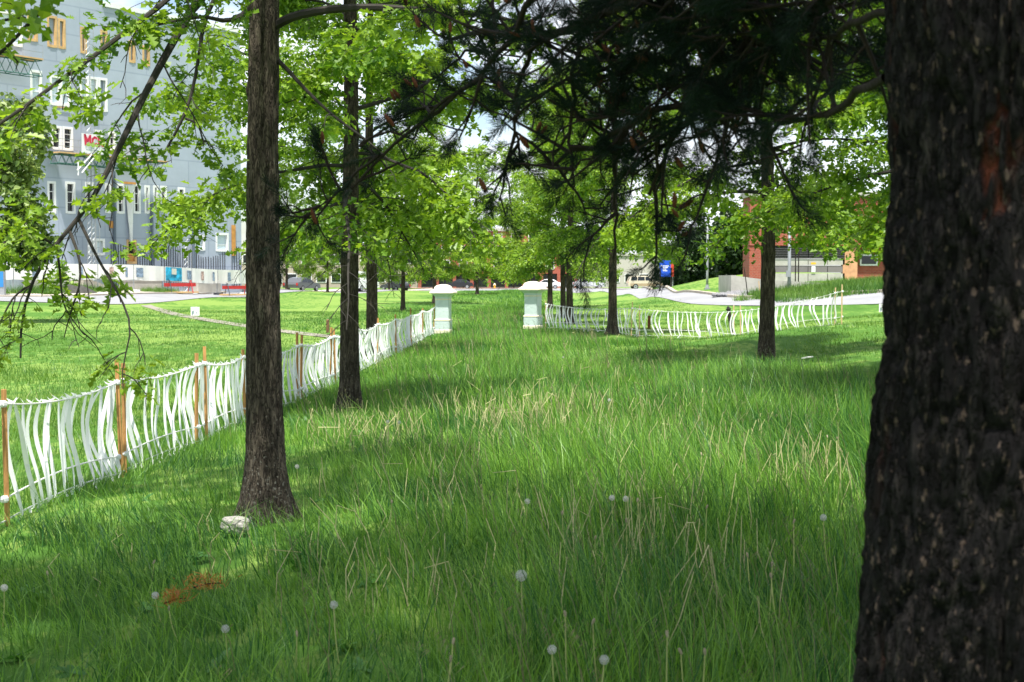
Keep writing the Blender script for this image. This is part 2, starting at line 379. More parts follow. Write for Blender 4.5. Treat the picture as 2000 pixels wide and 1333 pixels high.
left_near = [(-75, 62), (-45, 74), (-28.8, 79), (-23, 87), (-21.2, 98), (-20.8, 110), (-16.2, 150), (-9.9, 190), (0, 200), (6, 197)]
left_far = [(-80, 74), (-50, 84), (-32, 90), (-25.7, 98), (-24.0, 110), (-23, 122), (-17.8, 165), (-10, 214), (0, 218), (10, 218)]
strip('street', left_near, left_far, M_ROAD, 0.035)
kerb('street_kerb', left_far, 0.22, 0.14)
walk_far = [(-84, 80), (-52, 90), (-34, 96), (-27.7, 104), (-26, 114), (-25, 124), (-20, 168), (-12, 222), (0, 226), (10, 226)]
strip('pavement', left_far, walk_far, M_WALK, 0.10, across=4)
right_near = [(40, 54), (22, 59), (14, 64), (11, 68), (9.2, 73), (8.6, 82), (8.6, 96), (7.6, 140), (4, 190), (6, 197)]
right_far = [(42, 60), (22, 66), (16, 69.5), (13.2, 74.0), (11.3, 77.6), (10.9, 86), (11, 98.6), (11.6, 122), (13.8, 160), (13, 200), (10, 218)]
strip('driveway', right_near, right_far, M_ROAD, 0.030)
kerb('driveway_kerb', right_far, 0.30, 0.16)
strip('cross_street', [(4.5, 196), (14, 196), (50, 200)], [(4.5, 218), (14, 218), (50, 220)], M_ROAD, 0.045, n=40)
strip('brick_pavement', [(-18, 222.3), (-6, 224), (8, 226)], [(-18, 238), (-6, 240), (8, 240)], M_BRICKPAVE, 0.12, n=30)
def gpx(px, py, hh=0.0):
    """ground spot under a pixel for a ground height hh"""
    a, z = ray(px, py); Y = (hh - EYE) / z; return (a * Y, Y)
path_c = [gpx(285, 599, -.02), gpx(330, 613, -.12), gpx(420, 632, -.22), gpx(520, 648, -.25), gpx(620, 659, -.22), gpx(700, 664, -.2)]
pa = [(x + .1, y + .9 * (1 - i * .1)) for i, (x, y) in enumerate(path_c)]; pb = [(x - .1, y - .9 * (1 - i * .1)) for i, (x, y) in enumerate(path_c)]
strip('footpath', pa, pb, M_PATH, 0.02, n=60, across=3)


# ================================================================== SCATTER: many transformed copies of small shapes, baked into one mesh
def proto(name, me):
    me.calc_loop_triangles()
    n = len(me.vertices); v = np.empty(n * 3); me.vertices.foreach_get('co', v)
    polys = [tuple(q.vertices) for q in me.polygons]
    return dict(v=v.reshape(-1, 3), polys=polys, mats=list(me.materials))
def euler_mats(E):
    cx, sx, cy, sy, cz, sz = np.cos(E[:, 0]), np.sin(E[:, 0]), np.cos(E[:, 1]), np.sin(E[:, 1]), np.cos(E[:, 2]), np.sin(E[:, 2])
    M = np.empty((len(E), 3, 3))
    M[:, 0, 0] = cz * cy; M[:, 0, 1] = cz * sy * sx - sz * cx; M[:, 0, 2] = cz * sy * cx + sz * sx
    M[:, 1, 0] = sz * cy; M[:, 1, 1] = sz * sy * sx + cz * cx; M[:, 1, 2] = sz * sy * cx - cz * sx
    M[:, 2, 0] = -sy; M[:, 2, 1] = cy * sx; M[:, 2, 2] = cy * cx
    return M
def raw_mesh(name, V, loops, starts, mats, val=None, smooth=False):
    me = bpy.data.meshes.new(name); me.vertices.add(len(V)); me.vertices.foreach_set('co', np.asarray(V, np.float32).ravel())
    me.loops.add(len(loops)); me.loops.foreach_set('vertex_index', np.asarray(loops, np.int32))
    me.polygons.add(len(starts)); me.polygons.foreach_set('loop_start', np.asarray(starts, np.int32))
    me.update(calc_edges=True)
    for m in mats: me.materials.append(m)
    if val is not None:
        a = me.attributes.new('v', 'FLOAT', 'POINT'); a.data.foreach_set('value', np.asarray(val, np.float32))
    if smooth: me.polygons.foreach_set('use_smooth', np.ones(len(starts), bool))
    me.validate(); return me
def bake(name, protos, P, rot, scl, idx_, seed=0):
    P = np.asarray(P, float); rot = np.asarray(rot, float); scl = np.asarray(scl, float); idx_ = np.asarray(idx_)
    VV, LL, SS, VA = [], [], [], []; nv = 0; nl = 0; r2 = np.random.RandomState(seed)
    for k_, pr in enumerate(protos):
        m_ = idx_ == k_; n = int(m_.sum())
        if not n: continue
        M = euler_mats(rot[m_]) * scl[m_][:, None, None]
        V = np.einsum('nij,vj->nvi', M, pr['v']) + P[m_][:, None, :]; c = pr['v'].shape[0]
        lo = np.array([i for q in pr['polys'] for i in q]); st = np.cumsum([0] + [len(q) for q in pr['polys']])[:-1]
        LL.append((lo[None] + (np.arange(n) * c)[:, None] + nv).ravel()); SS.append((st[None] + (np.arange(n) * len(lo))[:, None] + nl).ravel())
        VV.append(V.reshape(-1, 3)); VA.append(np.repeat(r2.rand(n), c)); nv += n * c; nl += n * len(lo)
    return raw_mesh(name, np.concatenate(VV), np.concatenate(LL), np.concatenate(SS), protos[0]['mats'], np.concatenate(VA))

TRUNKS = [(-1.68, 9.7, .27), (-2.1, 18.4, .2), (4.77, 26.6, .22), (3.05, 43, .2)]
def fence_x(Y):      # where the left fence runs
    return np.interp(Y, [0, 9.6, 19, 24, 31, 46, 80], [-3.3, -3.44, -3.38, -3.04, -2.88, -2.5, -1.8])
def right_x(Y):      # edge of the long grass on the right
    return np.interp(Y, [0, 12, 20, 26, 34, 44, 60, 100], [6, 5.6, 5.0, 4.3, 3.5, 1.9, 1.6, 2.5])
def vnoise(X, Y, s, seed):
    r2 = np.random.RandomState(seed); G = r2.rand(64, 64)
    x = (X / s) % 63; y = (Y / s) % 63; i = x.astype(int); j = y.astype(int); fx = x - i; fy = y - j
    fx = fx * fx * (3 - 2 * fx); fy = fy * fy * (3 - 2 * fy)
    return (G[i, j] * (1 - fx) + G[i + 1, j] * fx) * (1 - fy) + (G[i, j + 1] * (1 - fx) + G[i + 1, j + 1] * fx) * fy
def scatter_area(y0, y1, dens, r2, margin=1.6):
    half1 = .36 * y1 + margin; n = int(2 * half1 * (y1 - y0) * dens)
    X = r2.uniform(-half1, half1, n); Y = r2.uniform(y0, y1, n); ok = np.abs(X) < .36 * Y + margin
    return X[ok], Y[ok]
class Grass:
    def __init__(s): s.V = []; s.L = []; s.S = []; s.A = []; s.nv = 0; s.nl = 0
    def blades(s, X, Y, H_, w, lx, ly, segs, r2, val):
        n = len(X); Z = harr(X, Y) - .01; fa = r2.uniform(0, math.pi, n); wx = np.cos(fa) * w / 2; wy = np.sin(fa) * w / 2
        droop = r2.uniform(.0, .55, n) ** 1.5; cols = []
        for i in range(segs + 1):
            q = i / segs; k_ = q ** 1.9; px = X + lx * k_; py = Y + ly * k_; pz = Z + H_ * (q - droop * q ** 3 * .6)
            if i < segs:
                t_ = 1 - .75 * q ** 2
                cols += [np.stack([px - wx * t_, py - wy * t_, pz], 1), np.stack([px + wx * t_, py + wy * t_, pz], 1)]
            else: cols.append(np.stack([px, py, pz], 1))
        c = len(cols); V = np.stack(cols, 1).reshape(-1, 3); lo = []; st = []
        for i in range(segs - 1): st.append(len(lo)); lo += [2 * i, 2 * i + 1, 2 * i + 3, 2 * i + 2]
        st.append(len(lo)); lo += [2 * segs - 2, 2 * segs - 1, 2 * segs]
        s.L.append((np.array(lo)[None] + (np.arange(n) * c)[:, None] + s.nv).ravel()); s.S.append((np.array(st)[None] + (np.arange(n) * len(lo))[:, None] + s.nl).ravel())
        s.V.append(V); s.A.append(np.repeat(val, c)); s.nv += n * c; s.nl += n * len(lo)
    def clumps(s, y0, y1, cdens, per, spread, hfun, hv, width, lean, bias, segs, mask, seed):
        r2 = np.random.RandomState(seed); CX, CY = scatter_area(y0, y1, cdens, r2); k_ = mask(CX, CY, r2); CX, CY = CX[k_], CY[k_]; n = len(CX) * per
        if not n: return
        cx = np.repeat(CX, per); cy = np.repeat(CY, per); dx = r2.normal(0, 1, n); dy = r2.normal(0, 1, n)
        X = cx + dx * spread; Y = cy + dy * spread; hc = np.repeat(r2.uniform(.75, 1.25, len(CX)), per)
        H_ = np.clip(hfun(X, Y) * hc * r2.normal(1, hv, n), .03, .75)
        wdx = (vnoise(X + 40, Y, 2.4, 61) - .5) * .5; wdy = (vnoise(X + 70, Y, 2.1, 62) - .5) * .4
        la = r2.uniform(0, 6.283, n); lm = np.abs(r2.normal(0, lean, n))
        lx = H_ * (bias[0] + wdx + .22 * dx + lm * np.cos(la)); ly = H_ * (bias[1] + wdy + .22 * dy + lm * np.sin(la))
        ok = np.ones(n, bool)
        for tx, ty, tr in TRUNKS: ok &= np.hypot(X - tx, Y - ty) > tr
        val = np.clip(.5 * np.repeat(r2.rand(len(CX)), per) + .5 * r2.rand(n), 0, 1)
        s.blades(X[ok], Y[ok], H_[ok], (width * r2.uniform(.6, 1.3, n))[ok], lx[ok], ly[ok], segs, r2, val[ok])
    def obj(s, name, label, m_):
        me = raw_mesh(name, np.concatenate(s.V), np.concatenate(s.L), np.concatenate(s.S), [m_], np.concatenate(s.A))
        o = linkobj(name, me); tag(o, label, 'grass', kind='stuff'); print(name, 'polys', len(me.polygons)); return o
def meadow(X, Y, r2=None): return (X > fence_x(Y) + .2) & (X < right_x(Y))
def tallness(X, Y):      # taller to the right and further back, kept short round the near left tree
    a = np.clip((X + 1.6) / 2.2, 0, 1) * np.clip((Y - 3) / 3, 0, 1); b_ = np.clip((Y - 13) / 6, 0, 1)
    return np.maximum(a, b_)
def tall_h(X, Y):
    a = (.14 + .15 * tallness(X, Y)) * (.6 + .8 * vnoise(X + 90, Y, 1.1, 8))
    for tx, ty in ((-1.68, 9.7), (-2.1, 18.4), (4.77, 26.6), (3.05, 43), (-2.2, 46), (.69, 47)): a = a * (1 - .62 * np.exp(-((X - tx) ** 2 + (Y - ty + .9) ** 2) / 1.1))
    return a * np.interp(Y, [0, 12, 22, 60], [1, 1, .8, .75]) * (1 - .45 * np.clip(1 - (X - fence_x(Y)) / .9, 0, 1)) * (1 - .35 * np.clip(1 - (right_x(Y) - X) / 1.0, 0, 1))
def short_h(X, Y): return .145 * (.6 + .9 * vnoise(X + 30, Y, .8, 5)) * np.where(X < fence_x(Y), .8, 1)
def lawn_h(X, Y): return (.07 + .05 * ((X < 0) & (Y < 32))) * (.6 + .9 * vnoise(X + 30, Y, 1.7, 5))
def tallmask(X, Y, r2): return meadow(X, Y) & (r2.rand(len(X)) < .12 + .95 * tallness(X, Y) * (.45 + .9 * vnoise(X + 50, Y, 1.3, 3)))
lawnmask = lambda X, Y, r2: ~meadow(X, Y)
G = Grass(); B_ = (-.16, .04)
G.clumps(4.2, 9, 62, 18, .085, tall_h, .3, .0050, .22, B_, 3, tallmask, 1); G.clumps(9, 16, 44, 16, .10, tall_h, .3, .0066, .22, B_, 2, tallmask, 2)
G.clumps(16, 28, 32, 14, .13, tall_h, .3, .0085, .22, B_, 2, tallmask, 3); G.clumps(28, 50, 17, 13, .17, tall_h, .3, .013, .22, B_, 1, meadow, 4)
G.clumps(50, 100, 6, 12, .3, tall_h, .3, .026, .22, B_, 1, lambda X, Y, r2: meadow(X, Y) | ((X > -8) & (X < 1.2) & (r2.rand(len(X)) < .45)), 5)
G.clumps(100, 190, 2.0, 12, .5, tall_h, .3, .05, .22, B_, 1, lambda X, Y, r2: (X > -6) & (X < 4), 6)
G.obj('meadow_grass', 'long wild grass over the middle of the lawn', M_GRASS_TALL)
G = Grass(); um = lambda X, Y, r2: (X > fence_x(Y) - .5) & (X < right_x(Y) + .5)
G.clumps(4.2, 9, 60, 14, .10, short_h, .35, .0056, .5, (-.05, 0), 2, um, 21); G.clumps(9, 16, 44, 12, .12, short_h, .35, .0075, .5, (-.05, 0), 1, um, 22); G.clumps(16, 28, 22, 12, .16, short_h, .35, .010, .45, (-.05, 0), 1, um, 23)
G.obj('undergrowth_grass', 'shorter dense grass round the trunks and in the foreground', M_GRASS_TALL)
G = Grass()
G.clumps(7, 24, 26, 16, .14, lawn_h, .35, .0085, .45, (0, 0), 1, lawnmask, 41); G.clumps(24, 48, 9, 16, .24, lawn_h, .35, .016, .45, (0, 0), 1, lawnmask, 42); G.clumps(48, 80, 3.2, 16, .4, lawn_h, .35, .03, .45, (0, 0), 1, lambda X, Y, r2: ~meadow(X, Y) & (X < 9) & (X > -21), 43)
G.obj('lawn_grass', 'mown lawn grass on both sides beyond the ribbon fences', M_GRASS_LAWN)
# seeding stems with loose panicles
rng = random.Random(12); mb = MB()
for _ in range(4400):
    Y = 4.6 + 62 * rng.random() ** 1.15; X = rng.uniform(-.36 * Y - .5, .36 * Y + 1); ta = float(tallness(np.array([X]), np.array([Y]))[0])
    if not (fence_x(Y) + .3 < X < right_x(Y)) or rng.random() > ta * float(.25 + 1.2 * vnoise(np.array([X + 20.]), np.array([Y]), 1.8, 15)[0]): continue
    z = h(X, Y); H_ = rng.uniform(.28, .50); tp = Vector((X - H_ * rng.uniform(.05, .4), Y + rng.gauss(0, .06), z + H_)); b_ = Vector((X, Y, z)); md = b_.lerp(tp, .55) + Vector((.05 * H_, 0, .03)); w = .0011 + .00012 * Y
    sd = Vector((w, 0, 0)); mb.quad(b_ - sd, b_ + sd, md + sd, md - sd); mb.poly([md - sd, md + sd, tp])
    for q in range(7):
        c = md.lerp(tp, .45 + .55 * q / 6); an = rng.uniform(0, 6.28); l_ = .034 * (1.1 - q / 7); e_ = c + Vector((math.cos(an) * l_, math.sin(an) * l_, l_ * .9)); mb.poly([c, e_ + Vector((w * .8, 0, 0)), e_ + Vector((-w * .4, 0, .004))])
o = mb.build('seeding_grass', M_SEED); tag(o, 'thin seeding grass stems swaying over the meadow', 'grass', kind='stuff')
def far_tuft(n, hh, spread, width, rng):
    v, f = [], []
    for i in range(n):
        a = rng.uniform(0, 6.28); r_ = spread * math.sqrt(rng.random()); x, y = r_ * math.cos(a), r_ * math.sin(a); H_ = hh * rng.uniform(.5, 1.3); fa = rng.uniform(0, 3.14); w = width * rng.uniform(.6, 1.3) / 2; n0 = len(v)
        v += [(x - w * math.cos(fa), y - w * math.sin(fa), 0), (x + w * math.cos(fa), y + w * math.sin(fa), 0), (x + rng.gauss(0, .3) * H_, y + rng.gauss(0, .3) * H_, H_)]; f.append((n0, n0 + 1, n0 + 2))
    me = bpy.data.meshes.new('weed_tuft'); me.from_pydata(v, [], f); me.materials.append(M_GRASS_LAWN); return proto('weed_tuft', me)
WEED = [far_tuft(40, .25, .3, .02, rng) for _ in range(4)]

# ================================================================== TREES
def leaf_half():
    return [(0, 0), (.20, .04), (.27, .26), (.39, .07), (.56, .38), (.64, .09), (.84, .27), (1.0, 0)]
def cluster(name, nleaf, size, rng, mat_, simple=False, spread=.05, roundleaf=False):
    v, f = [], []
    for i in range(nleaf):
        az_ = i * 2.4 + rng.uniform(-.4, .4); pit = rng.uniform(-.9, .5); ll = size * rng.uniform(.7, 1.2)
        roll = rng.uniform(-.7, .7); fold = rng.uniform(.15, .5)
        M = Euler((0, 0, az_)).to_matrix() @ Euler((0, -pit, 0)).to_matrix() @ Euler((roll, 0, 0)).to_matrix()
        off = Vector((rng.uniform(-spread, spread), rng.uniform(-spread, spread), rng.uniform(-spread, spread)))
        st = M @ Vector((.03, 0, 0)) + off
        hp = leaf_half()
        if roundleaf: hp = [(0, 0), (.2, .28), (.5, .42), (.8, .25), (1, 0)]
        elif simple: hp = [(0, 0), (.3, .28), (.44, .09), (.66, .36), (1, 0)]
        for sgn in (1, -1):
            n0 = len(v)
            for x, y in hp:
                p = M @ Vector((x * ll, y * ll * sgn, abs(y) * ll * fold - .25 * ll * x * x)) + st
                v.append(tuple(p))
            r_ = tuple(range(n0, n0 + len(hp)))
            f.append(r_ if sgn > 0 else r_[::-1])
    me = bpy.data.meshes.new(name); me.from_pydata(v, [], f); me.update(); me.materials.append(mat_)
    return proto(name, me)
rng = random.Random(5)
OAKCL = [cluster('oak_leaf_cluster', 8, .088, rng, M_OAKLEAF) for _ in range(4)]
OAKFAR = [cluster('oak_far_cluster', 7, .098, rng, M_OAKLEAF, simple=True, spread=.10) for _ in range(4)]
MAPCL = [cluster('maple_leaf_cluster', 7, .11, rng, M_MAPLELEAF, roundleaf=True, spread=.09) for _ in range(3)]
DARKCL = [cluster('evergreen_cluster', 7, .12, rng, M_DARKLEAF, roundleaf=True, spread=.12) for _ in range(3)]

def rvec(rng): return Vector((rng.gauss(0, 1), rng.gauss(0, 1), rng.gauss(0, 1)))
def grow(rng, p, d, length, segs, wig, grav):
    pts = [Vector(p)]; d = Vector(d).normalized(); st = length / segs
    for _ in range(segs):
        d = (d + rvec(rng) * wig + Vector((0, 0, grav))).normalized(); pts.append(pts[-1] + d * st)
    return pts
def along(pts, s):
    k = s * (len(pts) - 1); i = min(int(k), len(pts) - 2); f_ = k - i
    return pts[i].lerp(pts[i + 1], f_), (pts[i + 1] - pts[i]).normalized()
def subbranch(mb, anchors, rng, pts, r0, dens=1.0, leafiness=1.0, start=.22, droop=-.10, lenf=1.0, sides=4):
    """secondaries and twigs along a limb, leaf anchors on the twigs"""
    Lg = sum((pts[i + 1] - pts[i]).length for i in range(len(pts) - 1))
    n = max(3, int(Lg / .22 * dens)); side = 1
    for k in range(n):
        s = start + (1 - start) * (k + rng.random()) / n
        if s > .995: s = .995
        p, d = along(pts, s); side = -side
        lat = d.cross(Vector((0, 0, 1)))
        if lat.length < .1: lat = Vector((1, 0, 0))
        lat.normalize()
        dd = d * rng.uniform(.4, .9) + lat * side * rng.uniform(.5, 1.0) + Vector((0, 0, rng.uniform(-.35, .45)))
        sl = (.30 + .30 * Lg * (1 - s) * rng.uniform(.5, 1.2)) * lenf
        sl = min(sl, 1.5); sp_ = grow(rng, p, dd, sl, 5, .16, droop)
        rr = max(.0045, r0 * .34 * (1 - s * .6)); mb.tube(sp_, list(np.linspace(rr, .0028, 6)), sides, cap=False)
        nt_ = max(2, int(sl / .13 * dens)); sd_ = 1
        for q in range(nt_):
            s2 = .15 + .85 * (q + rng.random()) / nt_; s2 = min(s2, .99)
            p2, d2 = along(sp_, s2); sd_ = -sd_
            l2 = d2.cross(Vector((0, 0, 1))); l2 = l2.normalized() if l2.length > .1 else Vector((0, 1, 0))
            d3 = d2 * .6 + l2 * sd_ * rng.uniform(.4, 1) + rvec(rng) * .3
            tw = grow(rng, p2, d3, rng.uniform(.12, .34) * lenf, 3, .22, -.06)
            mb.tube(tw, list(np.linspace(.0034, .0018, 4)), 3, cap=False)
            if rng.random() < leafiness:
                for w in (.3, .65, 1.0):
                    if rng.random() < .9: anchors.append(along(tw, min(w, .99))[0] + rvec(rng) * .02)
        if rng.random() < leafiness: anchors.append(sp_[-1].copy())
def trunk_mesh(name, rng, H, r0, flare, wob, nz_, na, zmax_fine):
    zs = np.concatenate([np.linspace(-.15, zmax_fine, nz_), np.linspace(zmax_fine, H, 14)[1:]])
    ang = np.linspace(0, 2 * math.pi, na, endpoint=False); sd_ = rng.randint(0, 999)
    A, Z = np.meshgrid(ang, zs); u = A / (2 * math.pi) * 40
    prof = r0 * (1 - .72 * np.clip(Z, 0, H) / H) + flare * np.exp(-np.clip(Z, -.1, 9) / .22)
    # root buttresses, furrowed bark, branch scars
    rt = 1 + .30 * np.exp(-np.clip(Z, -.1, 9) / .18) * (.5 * np.sin(A * 5 + sd_) + .4 * np.sin(A * 3 + 1.3 * sd_))
    fur = vnoise(u % 40 * 1.0, Z * 3.2 + 9, .55, sd_) - .5
    fur2 = vnoise(u % 40 * 1.0, Z * 9 + 9, .35, sd_ + 1) - .5
    scar = np.zeros_like(Z)
    for _ in range(26):
        za = rng.uniform(.8, 4.5); aa = rng.uniform(0, 6.28); dA = np.abs((A - aa + math.pi) % (2 * math.pi) - math.pi)
        scar += rng.uniform(.006, .02) * np.exp(-(dA / .22) ** 2 - ((Z - za) / .05) ** 2)
    rad = prof * rt + .010 * fur + .007 * fur2 + scar
    cx = wob * np.sin(Z * .7 + sd_) * np.clip(Z, 0, 99) / 4; cy = wob * np.cos(Z * .6 + 2 * sd_) * np.clip(Z, 0, 99) / 4
    Vv = np.stack([cx + rad * np.cos(A), cy + rad * np.sin(A), Z], -1).reshape(-1, 3)
    nzt = len(zs); I = np.arange(nzt * na).reshape(nzt, na); J = np.roll(I, -1, 1)
    Fc = np.stack([I[:-1], J[:-1], J[1:], I[1:]], -1).reshape(-1, 4)
    me = bpy.data.meshes.new(name); me.from_pydata(Vv.tolist(), [], Fc.tolist()); me.update()
    me.polygons.foreach_set('use_smooth', [True] * len(me.polygons))
    cen = lambda z: (wob * math.sin(z * .7 + sd_) * max(z, 0) / 4, wob * math.cos(z * .6 + 2 * sd_) * max(z, 0) / 4)
    return me, cen
def oak_parts(seed, H=9.5, r0=.135, flare=.09, zb=2.3, Rc=2.9, nprim=27, extra=None, fine=60, na=56, wob=.05, dens=1.0, low_droop=-22, tree=None, leafscale=1.0, leafiness=.95, near=False, zmin=1.75):
    rng = random.Random(seed)
    tm, cen = trunk_mesh('trunk', rng, H, r0, flare, wob, fine, na, 4.2); tm.materials.append(M_OAKBARK)
    mb = MB(); anchors = []
    for i in range(nprim):
        t_ = (i + .5) / nprim; z = zb + (H - zb - .3) * t_ ** 1.15; az_ = i * 2.399 + rng.uniform(-.4, .4)
        elv = R(low_droop + (68 - low_droop) * t_ ** .8 + rng.uniform(-8, 8))
        Lp = Rc * (1.0 - t_) ** .55 * rng.uniform(.75, 1.15) + .35
        c = cen(z); p = Vector((c[0], c[1], z)); d = Vector((math.cos(az_) * math.cos(elv), math.sin(az_) * math.cos(elv), math.sin(elv)))
        if elv < 0: d = Vector((math.cos(az_), math.sin(az_), .12))        # lower limbs leave level, then droop
        pts = grow(rng, p, d, Lp, 9, .07, -.085 if elv < .1 else -.02)
        rb = (r0 * (1 - .72 * z / H)) * rng.uniform(.24, .36)
        mb.tube(pts, list(np.linspace(rb, .006, len(pts))), 6, cap=False)
        subbranch(mb, anchors, rng, pts, rb, dens, leafiness)
    if extra: extra(mb, anchors, rng)
    bm_ = mb.mesh('branches', M_TWIG)
    if not near: anchors = [a for a in anchors if a.z > zmin + rng.uniform(-.25, .25)]      # lowest drooping tips are bare
    A = np.array([tuple(a) for a in anchors]); r2 = np.random.RandomState(seed); n = len(A)
    pm = bake('crown', OAKCL if near else OAKFAR, A, np.stack([r2.normal(0, .35, n), r2.normal(0, .35, n), r2.uniform(0, 6.28, n)], 1), r2.uniform(.65, 1.3, n) * leafscale, r2.randint(0, 4, n), seed)
    print('oak', seed, 'anchors', n, 'faces', len(bm_.polygons))
    return tm, bm_, pm
def place_oak(parts, loc, rz, label, sc=1.0, far=False, name='oak_tree', group='oak trees lining the lawn'):
    o = thing(name, loc, label, 'tree', group, rz); o.scale = (sc, sc, sc)
    linkobj('trunk', parts[0], o); linkobj('branches', parts[1], o)
    c = linkobj('crown', parts[2], o)
    return o

# ---- nearest oak, with the hanging limbs that cross the picture
T1 = onground(517, 9.7)
def limb_px(px_list, base):
    return [at(a, b_, Y) - base for a, b_, Y in px_list]
def smooth_poly(pts, n):
    P = np.array([tuple(p) for p in pts]); d = np.r_[0, np.cumsum(np.linalg.norm(np.diff(P, axis=0), axis=1))]
    s = np.linspace(0, d[-1], n); Q = np.stack([np.interp(s, d, P[:, i]) for i in range(3)], 1)
    q = Q.copy(); q[1:-1] = (Q[:-2] + 2 * Q[1:-1] + Q[2:]) / 4
    return [Vector(x) for x in q]
def oak1_extra(mb, anchors, rng):
    def limb(px, r_a, r_b, dens=1.0, leaf=.5, start=.1, droop=-.12, lenf=1.0, n=16, frm=None):
        pts = limb_px(px, T1)
        if frm is not None: pts = [Vector(frm)] + pts
        pts = smooth_poly(pts, n); mb.tube(pts, list(np.linspace(r_a, r_b, n)), 7, cap=False)
        subbranch(mb, anchors, rng, pts, r_a * .8, dens, leaf, start, droop, lenf)
    limb([(440, -60, 9.6), (385, 0, 9.4), (357, 47, 9.3), (300, 150, 9.1), (262, 225, 9.0), (235, 285, 8.9), (213, 325, 8.9), (185, 385, 8.8), (135, 450, 8.7), (95, 490, 8.6), (55, 560, 8.6), (38, 640, 8.6), (40, 700, 8.6)], .036, .006, .85, .30, .35, -.16, .75, 22, frm=(0, 0, 4.0))
    limb([(430, -120, 9.4), (325, 8, 9.0), (262, 47, 8.8), (190, 107, 8.6), (135, 142, 8.5), (65, 200, 8.4), (0, 240, 8.3), (-70, 290, 8.3)], .026, .008, .8, .55, .2, -.10, .8, 16, frm=(0, 0, 4.3))
    limb([(440, -40, 10), (395, 40, 10), (390, 110, 9.9), (380, 160, 9.9), (362, 232, 9.8), (335, 270, 9.8), (320, 300, 9.8)], .022, .008, .9, .42, .25, -.12, .6, 14, frm=(0, 0, 4.2))
    limb([(362, 232, 9.8), (388, 240, 9.8), (398, 285, 9.8)], .010, .004, .4, .4, .3, -.1, .4, 6)
    limb([(152, 425, 8.75), (190, 505, 8.6), (235, 580, 8.5), (262, 640, 8.4), (235, 720, 8.35), (240, 760, 8.3)], .011, .003, 1.0, .25, .25, -.22, .6, 12)
    limb([(135, 450, 8.7), (157, 505, 8.6), (157, 560, 8.6), (140, 600, 8.6), (125, 660, 8.55)], .011, .003, 1.0, .2, .25, -.22, .65, 10)
    limb([(110, 475, 8.7), (118, 540, 8.7), (122, 600, 8.7), (165, 655, 8.6)], .009, .003, 1.0, .2, .25, -.22, .65, 10)
    limb([(100, 476, 8.6), (50, 440, 8.5), (20, 450, 8.4), (0, 500, 8.4)], .008, .003, .7, .7, .2, -.1, .6, 10)
    limb([(60, 555, 8.6), (25, 580, 8.5), (5, 620, 8.5), (-20, 680, 8.5)], .008, .003, 1.1, .3, .1, -.2, .65, 10)
    limb([(548, 42, 9.7), (590, 27, 9.5), (660, 16, 9.3), (740, 14, 9.1), (830, 20, 8.9), (960, 28, 8.7), (1060, 60, 8.6)], .034, .010, .8, .9, .35, -.04, .8, 18, frm=(.02, 0, 3.32))
    limb([(545, 118, 9.7), (610, 190, 9.5), (660, 235, 9.4), (710, 268, 9.3), (760, 312, 9.2)], .017, .004, .45, .5, .3, -.08, .7, 12, frm=(.02, 0, 3.2))
    limb([(480, 30, 9.7), (440, 45, 9.5), (400, 30, 9.2), (350, 40, 9.0), (250, 60, 8.8)], .02, .006, .8, .9, .2, -.05, .8, 12, frm=(0, 0, 3.6))
P1 = oak_parts(101, H=10.5, r0=.126, flare=.105, zb=3.9, Rc=2.3, nprim=22, extra=oak1_extra, near=True, fine=190, na=110, wob=.03)
place_oak(P1, T1, 0, 'nearest oak with thick bare trunk and white stone at its foot')
PB = oak_parts(202, H=10, r0=.128, flare=.085, zb=2.7, Rc=2.9, nprim=34, fine=110, na=64, wob=.05, dens=1.22, low_droop=-8, zmin=2.25)
PC = oak_parts(303, H=9.5, r0=.135, flare=.08, zb=2.75, Rc=3.0, nprim=34, low_droop=-12, dens=1.22)
PD = oak_parts(404, H=10, r0=.125, flare=.07, zb=2.6, Rc=3.1, nprim=34, low_droop=-14, dens=1.22)
PE = oak_parts(606, H=13.5, r0=.15, flare=.07, zb=2.3, Rc=4.0, nprim=40, low_droop=-16, dens=.72, leafscale=1.55, fine=30, na=24)
def oak_at(parts, px, Y, rz, label, sc=1.0, far=False, **kw):
    return place_oak(parts, onground(px, Y), rz, label, sc, far, **kw)
oak_at(PB, 683, 18.4, 2.55, 'second oak on the left, dark slim trunk standing just inside the ribbon fence')
oak_at(PB, 726, 34.0, 5.5, 'grey-trunked oak standing behind the left ribbon fence, right of the dark slim one', 1.12)
oak_at(PD, 787, 76.0, 2.0, 'small oak on the mown grass between the fence and the left street', .95, True)
oak_at(PE, 849, 100.0, 4.0, 'oak whose trunk shows just left of the left gate pillar', 1.0, True)
oak_at(PE, 932, 150.0, 0.9, 'far oak seen between the two gate pillars', 1.15, True)
oak_at(PD, 1497, 26.6, 0.0, 'oak on the right standing in front of the white ribbon fence', 1.16)
oak_at(PB, 1197, 43.0, 1.96, 'oak with mottled trunk rising from the right ribbon fence', 1.06)
oak_at(PC, 1113, 53.0, 2.9, 'darker of two close oak trunks behind the right ribbon fence', .98, True)
oak_at(PD, 1100, 62.0, 5.0, 'thinner of two close oak trunks behind the right ribbon fence', .98, True)
oak_at(PE, 1074, 76.0, 3.3, 'oak trunk just right of the right gate pillar', .95, True)
oak_at(PD, 1835, 18.0, 4.2, 'oak hidden behind the big pine trunk, branches reaching in on the right', 1.0)
